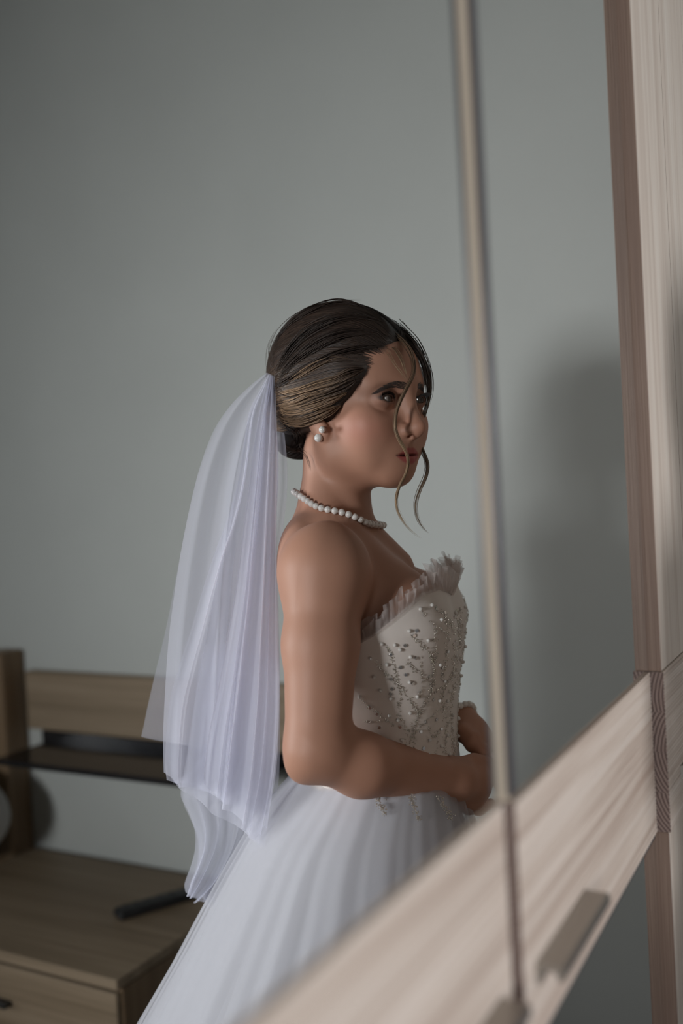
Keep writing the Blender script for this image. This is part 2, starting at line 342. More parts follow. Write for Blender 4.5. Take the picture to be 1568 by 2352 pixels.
for yy, lb in ((-2.13, 'plump light grey pillow at the bed edge beside the nightstand'), (-2.95, 'light grey pillow on the half of the bed away from the nightstand')):
    po = pillow('pillow', (0, 0, 0), (.13, .36, .13), None, (0, 0, 0)); po.location = (1.74, yy, .592 if yy < -2.5 else .64)
    tag(po, lb, 'pillow', 'pillows on the bed')
tv = tag(empty('remote_control', (1.76, -1.27, .50)), 'black remote control lying on the oak nightstand', 'remote', None); tv.rotation_euler = (0, 0, math.radians(28))
v, f = boxdata(-.095, .095, -.023, .023, 0, .02, .006); link('casing', mesh('casing', v, f, MT['blackplastic']), tv)
for i in range(5):
    for j in range(3):
        v, f = boxdata(-.005, .005, -.004, .004, 0, .0015, .0006); link('button', mesh('button', v, f, MT['handle_dark']), tv, (-.07 + .028 * i, -.012 + .012 * j, .02))

# ------------------------------------------------------------------ the bride (stands before the mirror)
# Her own frame: r = along her profile, t = towards her viewed side, u = up from the 1.44 m eye line.
ZB = 1.356
BO = np.array([ZB * f0[0] + CAM[0], -(ZB * f0[1] + CAM[1]), CAM[2]])
BR = np.array([r0[0], -r0[1], 0.0]); BT = np.array([-f0[0], f0[1], 0.0]); BU = np.array([0, 0, 1.0])
ROOT = np.array([BO[0], BO[1], 0.0])
def W(p):                                      # frame -> coordinates relative to the person's root
    p = np.asarray(p, float); return p[..., 0:1] * BR + p[..., 1:2] * BT + p[..., 2:3] * BU + (BO - ROOT)
def V(px, py, t=0.0):                          # measured outline point at depth t -> frame
    d = fw + rt * (px - 784) / FPX + up * (1176 - py) / FPX
    k = (ZB - t) / (d @ f0); return np.array([k * (d @ r0), t, k * d[2]])
def VV(px, py, t):
    px, py, t = np.broadcast_arrays(np.asarray(px, float), np.asarray(py, float), np.asarray(t, float))
    d = fw + rt * ((px - 784) / FPX)[..., None] + up * ((1176 - py) / FPX)[..., None]
    k = (ZB - t) / (d @ f0); return np.stack([k * (d @ r0), t, k * d[..., 2]], -1)
bride = tag(empty('person', tuple(ROOT)), 'bride in a strapless beaded white gown and veil, facing the wardrobe mirror with joined hands', 'person')

AH, PH = math.radians(44), math.radians(4)
_f = np.array([math.cos(AH), math.sin(AH), 0]); HS = np.array([-math.sin(AH), math.cos(AH), 0])
HF = _f * math.cos(PH) - BU * math.sin(PH); HU = BU * math.cos(PH) + _f * math.sin(PH)
HC = V(815, 966, 0.0)
def HL(f, s, u):
    if f > .04: f = .04 + (f - .04) * .90
    return HC + f * HF + s * HS + u * HU
HAX = np.array([HF, HS, HU])
AB = math.radians(15)
BF = np.array([math.cos(AB), math.sin(AB), 0]); BS = np.array([-math.sin(AB), math.cos(AB), 0])
BAX = np.array([BF, BS, BU])
def tilt(ax, deg, about=1):
    a = math.radians(deg); A = ax.copy()
    i, j = [(1, 2), (2, 0), (0, 1)][about]
    A[i] = ax[i] * math.cos(a) + ax[j] * math.sin(a); A[j] = ax[j] * math.cos(a) - ax[i] * math.sin(a)
    return A

class Field:
    def __init__(s, lo, hi, h):
        s.lo = np.array(lo, float); s.h = h; s.n = np.ceil((np.array(hi) - s.lo) / h).astype(int) + 1
        s.D = np.full(s.n, 0.06, np.float32)
    def sub(s, lo, hi):
        a = np.clip(np.floor((lo - s.lo) / s.h).astype(int), 0, s.n); b = np.clip(np.ceil((hi - s.lo) / s.h).astype(int) + 1, 0, s.n)
        if np.any(b - a < 1): return None
        sl = tuple(slice(int(i), int(j)) for i, j in zip(a, b))
        ax = [(s.lo[i] + s.h * np.arange(a[i], b[i])).astype(np.float32) for i in range(3)]
        return sl, ax[0][:, None, None], ax[1][None, :, None], ax[2][None, None, :]
    def apply(s, pr):
        kind, a, k, op = pr
        if kind == 'cone':
            A, B, ra, rb = a; m = max(ra, rb) + abs(k) + .02
            q = s.sub(np.minimum(A, B) - m, np.maximum(A, B) + m)
            if q is None: return
            sl, x, y, z = q; d = B - A; L = float(d @ d)
            t = np.clip(((x - A[0]) * d[0] + (y - A[1]) * d[1] + (z - A[2]) * d[2]) / L, 0, 1)
            v = np.sqrt((x - A[0] - t * d[0]) ** 2 + (y - A[1] - t * d[1]) ** 2 + (z - A[2] - t * d[2]) ** 2) - (ra + t * (rb - ra))
        elif kind == 'ell':
            c, rad, ax = a; ext = np.sqrt(((ax * np.array(rad)[:, None]) ** 2).sum(0)); m = abs(k) + .02
            q = s.sub(c - ext - m, c + ext + m)
            if q is None: return
            sl, x, y, z = q; X, Y, Z_ = x - c[0], y - c[1], z - c[2]
            k0 = 0; k1 = 0
            for i in range(3):
                l = X * ax[i, 0] + Y * ax[i, 1] + Z_ * ax[i, 2]
                k0 = k0 + (l / rad[i]) ** 2; k1 = k1 + (l / rad[i] ** 2) ** 2
            k0 = np.sqrt(k0); v = k0 * (k0 - 1) / np.maximum(np.sqrt(k1), 1e-6)
        elif kind == 'half':                              # keeps the side the normal points away from
            c, nrm = a; q = s.sub(s.lo - 1, s.lo + 10); sl, x, y, z = q
            v = (x - c[0]) * nrm[0] + (y - c[1]) * nrm[1] + (z - c[2]) * nrm[2]
        D = s.D[sl]; v = v.astype(np.float32)
        if op == 'add':
            h = np.maximum(k - np.abs(D - v), 0) / k; s.D[sl] = np.minimum(D, v) - h * h * k * .25
        elif op == 'sub':
            v = -v; h = np.maximum(k - np.abs(D - v), 0) / k; s.D[sl] = np.maximum(D, v) + h * h * k * .25
        elif op == 'and':
            h = np.maximum(k - np.abs(D - v), 0) / k; s.D[sl] = np.maximum(D, v) + h * h * k * .25
    def extract(s):
        D = s.D; S = D < 0; n = s.n
        c = np.zeros(n - 1, np.int8)
        for i in (0, 1):
            for j in (0, 1):
                for k in (0, 1): c += S[i:n[0] - 1 + i, j:n[1] - 1 + j, k:n[2] - 1 + k]
        I = np.argwhere((c > 0) & (c < 8)); idx = np.full(n - 1, -1, np.int32); idx[I[:, 0], I[:, 1], I[:, 2]] = np.arange(len(I))
        cor = [(i, j, k) for i in (0, 1) for j in (0, 1) for k in (0, 1)]
        val = np.stack([D[I[:, 0] + a, I[:, 1] + b, I[:, 2] + e] for a, b, e in cor], 1)
        acc = np.zeros((len(I), 3)); cnt = np.zeros(len(I))
        for a in range(8):
            for b in range(a + 1, 8):
                df = np.array(cor[b]) - np.array(cor[a])
                if np.abs(df).sum() != 1: continue
                m = (val[:, a] < 0) != (val[:, b] < 0); t = np.where(m, val[:, a] / np.where(m, val[:, a] - val[:, b], 1), 0)
                acc += np.where(m[:, None], np.array(cor[a]) + t[:, None] * df, 0); cnt += m
        P = s.lo + s.h * (I + acc / cnt[:, None]); Q = []
        for ax in range(3):
            sh = [slice(None)] * 3; sh2 = [slice(None)] * 3; sh[ax] = slice(0, -1); sh2[ax] = slice(1, None)
            A, B = S[tuple(sh)], S[tuple(sh2)]; E = np.argwhere(A != B); b, e = [(1, 2), (2, 0), (0, 1)][ax]
            E = E[(E[:, b] > 0) & (E[:, e] > 0) & (E[:, b] < n[b] - 1) & (E[:, e] < n[e] - 1)]
            g = []
            for db, de in ((-1, -1), (0, -1), (0, 0), (-1, 0)):
                q = E.copy(); q[:, b] += db; q[:, e] += de; g.append(idx[q[:, 0], q[:, 1], q[:, 2]])
            q = np.stack(g, 1); ins = A[E[:, 0], E[:, 1], E[:, 2]]
            Q.append(np.where(ins[:, None], q, q[:, ::-1]))
        Q = np.concatenate(Q); Q = Q[(Q >= 0).all(1)]
        return P, Q
    def sample(s, p):
        q = np.clip((p - s.lo) / s.h, 0, s.n - 1.001); i = q.astype(int); t = q - i; v = 0
        for a in (0, 1):
            for b in (0, 1):
                for c in (0, 1):
                    v = v + s.D[i[..., 0] + a, i[..., 1] + b, i[..., 2] + c] * np.where(a, t[..., 0], 1 - t[..., 0]) * np.where(b, t[..., 1], 1 - t[..., 1]) * np.where(c, t[..., 2], 1 - t[..., 2])
        return v
def shell_hit(F, c, d, rmax=0.2, n=160):
    """outermost crossing of the field along rays c + r d (d: (m,3))"""
    r = np.linspace(rmax, 0.02, n); out = np.full(len(d), np.nan); prev = F.sample(c + d * rmax)
    for a, b in zip(r[:-1], r[1:]):
        cur = F.sample(c + d * b); m = np.isnan(out) & (prev > 0) & (cur <= 0)
        out[m] = (b + (a - b) * (-cur / (prev - cur + 1e-9)))[m]; prev = cur
    return out
PR = []
def cone(a, b, ra, rb, k=.012, op='add'): PR.append(('cone', (np.asarray(a, float), np.asarray(b, float), ra, rb), k, op))
def ell(c, rad, ax, k=.012, op='add'): PR.append(('ell', (np.asarray(c, float), rad, ax), k, op))
def chain(pts, rads, k=.006):
    for i in range(len(pts) - 1): cone(pts[i], pts[i + 1], rads[i], rads[i + 1], k)

# ---- torso, neck and shoulders
ell(V(856, 1500, 0), (.086, .120, .125), tilt(BAX, -12), .02); ell(V(880, 1720, 0), (.085, .112, .16), BAX, .05)
ell(V(776, 1342, 0.0), (.055, .114, .100), tilt(BAX, -28), .02)
SHN = V(745, 1302, .134); SHF = V(800, 1275, -.162)
cone(V(785, 1275, .03), SHN + np.array([.004, -.02, .002]), .042, .040, .032); cone(V(795, 1275, -.03), SHF, .042, .042, .032)
ell(V(738, 1335, .02), (.042, .112, .095), tilt(BAX, -8), .028)                                  # upper back
cone(V(772, 1040, -.004), V(768, 1195, -.004), .0450, .0455, .02); cone(V(768, 1165, -.004), V(764, 1265, 0), .0450, .046, .02)
cone(V(750, 1120, .020), V(748, 1262, .070), .010, .022, .022); cone(V(760, 1120, -.025), V(775, 1258, -.10), .010, .022, .022)   # trapezius
cone(V(806, 1236, .035), V(762, 1232, .125), .0075, .007, .014); cone(V(834, 1240, -.02), V(846, 1238, -.12), .0075, .007, .014)  # collar bones
cone(V(752, 1010, .046), V(822, 1205, .016), .009, .008, .018)                                  # neck muscle
ell(V(905, 1415, .065), (.062, .060, .066), BAX, .03); ell(V(960, 1415, -.065), (.062, .058, .066), BAX, .03)
cone(V(796, 1222, 0), V(862, 1325, 0), .039, .055, .016); cone(V(782, 1245, .055), V(842, 1340, .06), .034, .050, .022); cone(V(800, 1245, -.055), V(872, 1340, -.06), .034, .050, .022)
# ---- near arm
ELB = V(729, 1718, .182)
ell(SHN, (.047, .043, .050), BAX, .035)
cone(SHN + np.array([0, .002, -.012]), V(736, 1480, .155), .0468, .0448, .03); cone(V(736, 1480, .155), ELB, .0448, .038, .015)
WRN = V(1040, 1790, .058)
cone(ELB, V(830, 1756, .160), .035, .036, .02); cone(V(830, 1756, .160), WRN, .036, .0270, .02)
cone(V(694, 1764, .188), ELB, .014, .03, .018)
# near hand: back of the hand towards the viewed side, fingers folded over the other hand
PALM = V(1084, 1796, .034)
hx_ = V(1140, 1808, .012) - WRN; hx_ /= np.linalg.norm(hx_); hz_ = np.array([0, 0, 1.0]); hz_ -= hx_ * (hz_ @ hx_); hz_ /= np.linalg.norm(hz_); hy_ = np.cross(hz_, hx_)
PAX = np.array([hx_, hy_, hz_])
cone(WRN, PALM, .025, .024, .015); ell(V(1083, 1797, .033), (.038, .0145, .038), PAX, .012)
for i, (pz, ln) in enumerate(((.028, .9), (.010, 1.0), (-.008, .95), (-.025, .8))):
    k0 = V(1084, 1797, .033) + hx_ * .015 + hz_ * pz; k1 = k0 + (hx_ * .008 - hy_ * .6 * .03 * 0 + np.array([0, -.026, -.008])) * ln
    k2 = k1 + np.array([-.008, -.022, -.010]) * ln; k3 = k2 + np.array([-.018, -.006, -.006]) * ln
    chain([k0 - hx_ * .02, k0, k1, k2, k3], [.0095, .0095, .0085, .0078, .0066], .004)
chain([V(1060, 1822, .030), V(1076, 1850, .018), V(1100, 1856, .004), V(1126, 1846, -.010)], [.014, .0115, .0095, .0075], .006)   # thumb under
# ---- far arm and hand
ELF = V(915, 1700, -.215); WRF = V(1054, 1657, -.062)
ell(SHF, (.048, .045, .058), BAX, .03); cone(SHF, V(850, 1500, -.19), .045, .041, .02); cone(V(850, 1500, -.19), ELF, .041, .035, .015)
cone(ELF, V(985, 1684, -.145), .035, .034, .02); cone(V(985, 1684, -.145), WRF, .034, .0245, .02)
fx_ = V(1118, 1708, -.022) - WRF; fx_ /= np.linalg.norm(fx_); fz_ = np.array([.1, -.35, .94]); fz_ -= fx_ * (fz_ @ fx_); fz_ /= np.linalg.norm(fz_); fy_ = np.cross(fz_, fx_)
FAX = np.array([fx_, fy_, fz_])
# edge-on hand: knuckles towards the right, fingers hanging down over the near wrist
cone(WRF, V(1082, 1677, -.045), .0235, .022, .012); ell(V(1092, 1686, -.036), (.036, .032, .0165), FAX, .012)
NAILS = []
for i, sd in enumerate((.027, .009, -.009, -.026)):
    k0 = V(1110, 1700, -.026) + fy_ * sd; k1 = k0 + np.array([.014, .004, -.020]); k2 = k1 + np.array([.002, .004, -.022]); k3 = k2 + np.array([-.006, .004, -.016])
    chain([k0 - fx_ * .02, k0, k1, k2, k3], [.009, .0092, .0084, .0076, .0064], .004); NAILS.append((k3, k2))
chain([V(1070, 1690, -.022), V(1086, 1710, -.006), V(1103, 1722, .002), V(1124, 1733, .006)], [.012, .0105, .009, .007], .006)
NAILS.append((V(1124, 1733, .006), V(1103, 1722, .002)))
# ---- head
ell(HL(-.012, 0, .045), (.094, .073, .090), HAX, .01)
ell(HL(.034, 0, .000), (.060, .060, .088), HAX, .02)
ell(HL(.044, 0, .066), (.046, .058, .046), HAX, .03)
ell(HL(.044, 0, -.042), (.043, .044, .036), HAX, .02)
for s in (1, -1):
    cone(HL(.004, .047 * s, -.022), HL(.014, .043 * s, -.044), .016, .015, .03); cone(HL(.014, .043 * s, -.044), HL(.072, .012 * s, -.070), .015, .011, .026)
    ell(HL(.060, .042 * s, -.004), (.026, .021, .020), HAX, .022)                     # cheek bone
    ell(HL(.058, .032 * s, -.026), (.026, .022, .026), HAX, .03)                     # cheek
    cone(HL(.090, .010 * s, .043), HL(.072, .039 * s, .043), .009, .009, .024)        # brow ridge
ell(HL(.0765, 0, -.0655), (.017, .020, .014), HAX, .020)
for s in (1, -1):
    ell(HL(.099, .031 * s, .026), (.016, .018, .0125), HAX, .016, 'sub')               # eye socket
    ell(HL(.0815, .032 * s, .0265), (.0155, .0165, .0150), HAX, .006)                 # lids over the eyeball
cone(HL(.093, 0, .038), HL(.1170, 0, -.006), .0072, .0078, .014)                     # nose bridge
ell(HL(.1190, 0, -.0120), (.0098, .0090, .0086), HAX, .010)
for s in (1, -1):
    ell(HL(.1030, .0118 * s, -.0145), (.0100, .0058, .0076), HAX, .007)
cone(HL(.100, 0, -.022), HL(.115, 0, -.0185), .006, .0055, .008)
for s in (1, -1): ell(HL(.1095, .0062 * s, -.0215), (.0055, .0032, .0030), HAX, .003, 'sub')
ell(HL(.083, 0, -.042), (.016, .024, .022), HAX, .018)                                # muzzle
MOU = -.0455
def lip(f, s, u): return HL(f, s, u)
for s in (1, -1):
    cone(HL(.0985, .0045 * s, MOU + .0045), HL(.0840, .0225 * s, MOU + .0016), .0052, .0022, .005)
    cone(HL(.0975, .0035 * s, MOU - .0065), HL(.0835, .0215 * s, MOU + .0004), .0062, .0022, .005)
ell(HL(.1010, 0, MOU - .0008), (.0038, .0185, .0012), HAX, .0030, 'sub')
cone(HL(.098, 0, -.026), HL(.0975, 0, -.036), .003, .0025, .006, 'sub')
for s in (1, -1):
    # ears
    ell(HL(-.002, .0730 * s, .000), (.014, .0058, .022), tilt(HAX, -14), .006)
    ell(HL(.011, .0725 * s, -.016), (.0095, .0055, .0115), HAX, .006)
# eyelid opening
for s in (1, -1):
    ell(HL(.0985, .0315 * s, .0258), (.010, .0120, .0043), tilt(HAX, 6 * s, 0), .0016, 'sub')
    ell(HL(.0985, .0325 * s, .0345), (.0035, .0145, .0012), tilt(HAX, 6 * s, 0), .003, 'sub')   # lid crease
EYE = [HL(.0815, .032 * s, .0262) for s in (1, -1)]

def skin_tint(P):
    q = (P - HC); f, s, u = q @ HF, q @ HS, q @ HU; a = np.abs(s)
    c = np.tile(np.array([.47, .245, .165]), (len(P), 1))
    n = .5 + .5 * np.sin(P[:, 0] * 61 + 3 * np.sin(P[:, 2] * 47)) * np.sin(P[:, 1] * 53 + P[:, 2] * 39); c *= (1 + .05 * (n - .5))[:, None]
    head = (np.linalg.norm(q, axis=1) < .17)
    def mixin(m, col):
        nonlocal c
        m = np.clip(m, 0, 1)[:, None] * head[:, None]; c = c * (1 - m) + np.array(col) * m
    g = lambda x, w_: np.exp(-(x / w_) ** 2)
    mixin(.55 * g(f - .060, .030) * g(a - .048, .026) * g(u + .012, .020), (.52, .17, .125))            # blush
    mixin(.35 * g(f - .118, .016) * g(a, .012) * g(u + .010, .012), (.53, .22, .15))
    mixin(.85 * g(a - .035, .018) * g(u - .033, .009) * (f > .06), (.13, .06, .04))                     # eye shadow
    mixin(.55 * g(a - .036, .015) * g(u - .019, .005) * (f > .06), (.22, .11, .08))
    top = MOU + .0105 - .0028 * np.clip(a / .0225, 0, 1) - .010 * np.clip(a / .0225, 0, 1) ** 2 - .0015 * g(a, .003)
    bot = MOU - .0125 + .0115 * np.clip(a / .0225, 0, 1) ** 2
    lipm = 1 / (1 + np.exp(-(top - u) / .0006)) / (1 + np.exp(-(u - bot) / .0006)) * (a < .0225) * (f > .070)
    mixin(.95 * lipm, (.36, .075, .068))
    lin = g(u - MOU + .0008 , .0010) * (a < .023) * (f > .072); mixin(.8 * lin, (.10, .03, .028))
    bx_ = np.clip((a - .011) / .036, 0, 1); bm_ = .0375 + .0065 * np.sin(np.pi * np.clip(bx_ * .70 + .22, 0, 1)) - .006 * bx_ ** 3
    mixin(.75 * np.exp(-((u - bm_) / (.0036 * (1 - .6 * bx_ ** 2))) ** 2) * (a > .010) * (a < .048) * (f > .05), (.07, .035, .025))
    # liner round the eye opening
    for sg in (1, -1):
        e = ((s - .0315 * sg) / .0132) ** 2 + ((u - .0258 - .10 * (np.abs(s) - .0325)) / .0056) ** 2
        mixin(1.0 * g(e - 1.0, .45) * (f > .07) * (u > .0235), (.012, .008, .008)); mixin(.5 * g(e - 1.0, .4) * (f > .07) * (u <= .0235), (.10, .05, .04))
    return c
lo_h, hi_h = HC - np.array([.16, .15, .125]), HC + np.array([.135, .15, .16])
NECKU = HC[2] - .118
FH = Field(lo_h, hi_h, .0014)
allc = np.concatenate([np.stack([p[1][0]] + ([p[1][1]] if p[0] == 'cone' else [])) for p in PR])
FB = Field([-.16, -.30, -.52], [.28, .27, NECKU + .012], .0024)
for p in PR: FH.apply(p); FB.apply(p)
FBH = np.array([0, 0, 1.0])
P1, Q1 = FH.extract(); P2, Q2 = FB.extract()
keep1 = P1[:, 2] > NECKU
Q1 = Q1[keep1[Q1].all(1)]
PB = np.concatenate([P1, P2]); QB = np.concatenate([Q1, Q2 + len(P1)])
use = np.zeros(len(PB), bool); use[QB.ravel()] = True; remap = np.cumsum(use) - 1; PB = PB[use]; QB = remap[QB]
body = link('body', fastmesh('body', W(PB), QB, MT['skin'], True, skin_tint(PB)), bride)

# ---- eyes
def eyeball(c, side):
    n, k = 40, 40; rad = .0130; Vt = []; C_ = []
    g = HF * .97 - HS * side - HU * .03; g = g / np.linalg.norm(g); a = np.cross(g, HU); a /= np.linalg.norm(a); b = np.cross(a, g)
    for i in range(n + 1):
        th = math.pi * i / n * (0.35 if i < 24 else 1) if False else math.pi * (i / n) ** 1.6
        for j in range(k):
            ph = 2 * math.pi * j / k; Vt.append(c + rad * (g * math.cos(th) + (a * math.cos(ph) + b * math.sin(ph)) * math.sin(th)))
            C_.append((.004, .004, .004) if th < .16 else (.045, .025, .015) if th < .44 else (.02, .012, .01) if th < .50 else (.40, .36, .34))
    return fastmesh('eye', W(np.array(Vt)), gridquads(n + 1, k, True), MT['eye'], True, np.array(C_))
for e, sd_ in zip(EYE, (.22, -.04)): link('eye', eyeball(e, sd_), bride)

def surf(f_, s_, u_, F=FH, off=0.0):
    """point of the face in front of head-local (s,u)"""
    s_ = np.asarray(s_, float); u_ = np.asarray(u_, float)
    o = HC + s_[:, None] * HS + u_[:, None] * HU; r = shell_hit(F, o, np.tile(HF, (len(s_), 1)), .14, 240)
    r = np.where(np.isnan(r), .08, r); return o + (r + off)[:, None] * HF
def hairs(name, roots, tips, wid, m, par, bend=None):
    Vt, T_ = [], []
    for a, b in zip(roots, tips):
        d = b - a; sd = np.cross(d, HF); sd = sd / (np.linalg.norm(sd) + 1e-9) * wid; k = len(Vt); mid = (a + b) / 2 + (bend if bend is not None else 0)
        Vt += [a - sd, a + sd, mid + sd * .8, mid - sd * .8, b]; T_ += [(k, k + 1, k + 2, k + 3), (k + 3, k + 2, k + 4, k + 4)]
    Vt = W(np.array(Vt)); me = mesh(name, Vt, [tuple(dict.fromkeys(q)) for q in T_], m); return link(name, me, par)
for sg in (1, -1):
    n = 150; x = rng.uniform(0, 1, n); s_ = sg * (.011 + .036 * x); mid = .0375 + .0065 * np.sin(np.pi * np.clip(x * .70 + .22, 0, 1)) - .006 * x ** 3
    hw = .0042 * (1 - .75 * x ** 2.2); u_ = mid + rng.uniform(-1, 1, n) * hw
    a = surf(None, s_, u_, off=.0006); b = surf(None, s_ + sg * .0052, u_ + .0022 * (1 - 2.1 * x), off=.0012)
    hairs('eyebrow', a, b, .00045, MT['brow'], bride)
    n = 60; x = np.linspace(0, 1, n); s_ = sg * (.0200 + .0235 * x); u_ = .0262 + .0050 * np.sin(np.pi * np.clip(x * .9 + .05, 0, 1)) + .0028 * x
    a = surf(None, s_, u_, off=.0002); L = (.003 + .0042 * x)[:, None]
    b = a + L * (HF * .75 + HU * .55 + HS * sg * (.15 + .8 * x)[:, None])
    hairs('eyelash', a, b, .0011, MT['lash'], bride, bend=-HU * .0012)

# ---- hair: swept-back volume with a rolled side and a low chignon, strands laid over it
PR_BODY = PR; PR = []
ell(HL(-.018, 0, .052), (.111, .086, .098), HAX, .01)
ell(HL(-.040, 0, .070), (.088, .078, .084), HAX, .03)
for s in (1, -1):
    cone(HL(.045, .060 * s, .052), HL(-.055, .068 * s, .030), .022, .028, .02)
    cone(HL(.018, .064 * s, .028), HL(-.075, .060 * s, .010), .019, .026, .012)
    cone(HL(-.050, .066 * s, .000), HL(-.098, .024 * s, .022), .018, .022, .010)
    cone(HL(.012, .066 * s, .016), HL(-.050, .066 * s, .002), .015, .019, .012)
ell(HL(.020, .020, .108), (.055, .045, .036), tilt(HAX, 20), .012)
PR.append(('half', (HL(-.005, 0, .004), None), .006, 'and'))
nrm = 1.10 * HF - 1.0 * HU; nrm /= np.linalg.norm(nrm)
PR[-1] = ('half', (HC + HF * .0 - HU * .009 * 0 + HU * (-.009) + HF * .016, nrm), .010, 'and')
ell(HL(.012, 0, -.079), (.115, .20, .066), tilt(HAX, 8), .010, 'sub')
ell(HL(-.098, .012, -.022), (.028, .040, .030), HAX, .008); ell(HL(-.106, -.012, -.006), (.028, .034, .030), HAX, .012)
FHAIR = Field(HC - np.array([.165, .15, .11]), HC + np.array([.135, .15, .19]), .0022)
for p in PR: FHAIR.apply(p)
PHR, QHR = FHAIR.extract()
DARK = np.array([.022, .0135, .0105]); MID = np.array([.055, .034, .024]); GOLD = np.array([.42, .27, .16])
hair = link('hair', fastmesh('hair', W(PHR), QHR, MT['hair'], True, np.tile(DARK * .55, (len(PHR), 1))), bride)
hair['label'] = 'dark brown hair pinned in a low rolled updo with golden highlights'
HCEN = HL(-.02, 0, .03)
def hdir(f, s, u):
    v = f * HF + s * HS + u * HU; return v / np.linalg.norm(v)
def flow_strands(n, startfn, endfn, sag, colfn, wid=(.0005, .0011), seg=24, off=(.0008, .0032), clump=0.0):
    """hairs over the volume from a hairline point to a gathering point"""
    D_, C_, Wd = [], [], []
    t = np.linspace(0, 1, seg)
    for i in range(n):
        w_ = rng.uniform(0, 1); a = startfn(w_); b = endfn(w_)
        a = a / np.linalg.norm(a); b = b / np.linalg.norm(b); om = math.acos(np.clip(a @ b, -1, 1))
        j = rng.normal(0, .028, 3); m = sag(w_)
        d = (np.sin((1 - t) * om)[:, None] * a + np.sin(t * om)[:, None] * b) / math.sin(om) + (np.sin(np.pi * t)[:, None]) * (m + j) + rng.normal(0, .010, 3) * (1 - t)[:, None]
        t0 = rng.choice([0, rng.uniform(0, .5)])
        d = np.stack([np.interp(t0 + (1 - t0) * t, t, d[:, q]) for q in range(3)], 1)
        D_.append(d / np.linalg.norm(d, axis=1)[:, None]); C_.append(colfn(w_, t)); Wd.append(rng.uniform(*wid))
    D_ = np.array(D_); r = shell_hit(FHAIR, HCEN, D_.reshape(-1, 3), .2, 120).reshape(n, seg)
    V_, Q_, K_ = [], [], []
    base = 0
    for i in range(n):
        ok = ~np.isnan(r[i])
        if ok.sum() < 6: continue
        rr = np.interp(np.arange(seg), np.arange(seg)[ok], r[i][ok]); rr = np.convolve(np.pad(rr, 2, mode='edge'), [.1, .2, .4, .2, .1], 'valid')
        first = max(0, int(np.argmax(ok)) - 0)
        P = HCEN + D_[i] * (rr + rng.uniform(*off))[:, None]; P = P[first:]
        tg = np.gradient(P, axis=0); tg /= np.linalg.norm(tg, axis=1)[:, None] + 1e-9; nn = D_[i][first:]; sd = np.cross(tg, nn); sd /= np.linalg.norm(sd, axis=1)[:, None] + 1e-9
        wv = Wd[i] * np.sin(np.pi * np.clip(np.linspace(.0, .98, len(P)), 0, 1)) ** .5
        ring = [P + sd * wv[:, None], P + nn * (wv * .8)[:, None], P - sd * wv[:, None]]
        V_.append(np.stack(ring, 1).reshape(-1, 3)); q = gridquads(len(P), 3, False); Q_.append(q + base); base += 3 * len(P)
        c = C_[i][first:] * rng.uniform(.75, 1.3); K_.append(np.repeat(c, 3, 0))
    return np.concatenate(V_), np.concatenate(Q_), np.concatenate(K_)
def lerp3(w_, pts): return np.array([np.interp(w_, np.linspace(0, 1, len(pts)), [p[i] for p in pts]) for i in range(3)])
def hd(p): return HL(*p) - HCEN
sets = []
for s, nn_ in ((1, 1500), (-1, 500)):
    st = lambda w_, s=s: hd(lerp3(w_, [(.030, .006 * s, .150), (.075, .008 * s, .120), (.096, .030 * s, .092), (.080, .056 * s, .060), (.057, .070 * s, .032), (.028, .078 * s, .004)]))
    en = lambda w_, s=s: hd(lerp3(w_, [(-.135, .006 * s, .066), (-.132, .012 * s, .050), (-.128, .018 * s, .034), (-.125, .024 * s, .020), (-.118, .034 * s, .008), (-.100, .050 * s, -.004)]))
    sg_ = lambda w_, s=s: s * HS * (.10 + .12 * w_) + HU * np.interp(w_, [0, .3, .6, 1], [.12, .02, -.10, -.10])
    def cf(w_, t, s=s):
        g = np.clip(np.interp(w_, [0, .45, .6, .75, .9, 1], [0, .02, .25, .6, .55, .2]) * rng.uniform(.0, 1.5), 0, 1) * np.interp(t, [0, .3, .55, .8, 1], [.0, .2, .9, 1, .7])
        base = DARK * (1 - .5 * 0) + (MID - DARK) * rng.uniform(0, .9)
        return base[None] * (1 - g[:, None]) + GOLD[None] * g[:, None]
    sets.append(flow_strands(nn_, st, en, sg_, cf))
for s, nn_ in ((1, 650), (-1, 250)):                     # from the parting over the front of the crown
    st = lambda w_, s=s: hd(lerp3(w_, [(-.02, .010 * s, .150), (.030, .012 * s, .150), (.060, .012 * s, .138), (.078, .010 * s, .122), (.088, .008 * s, .108), (.092, .018 * s, .100)]))
    en = lambda w_, s=s: hd(lerp3(w_, [(-.132, .006 * s, .080), (-.134, .012 * s, .060), (-.130, .016 * s, .045), (-.126, .024 * s, .028), (-.120, .030 * s, .018), (-.112, .040 * s, .006)]))
    sg_ = lambda w_, s=s: s * HS * (.16 + .22 * w_) + HU * .06
    cf = lambda w_, t: np.tile(DARK + (MID - DARK) * rng.uniform(0, .7), (len(t), 1)) * np.interp(t, [0, .5, 1], [.8, 1.1, 1.5])[:, None]
    sets.append(flow_strands(nn_, st, en, sg_, cf))
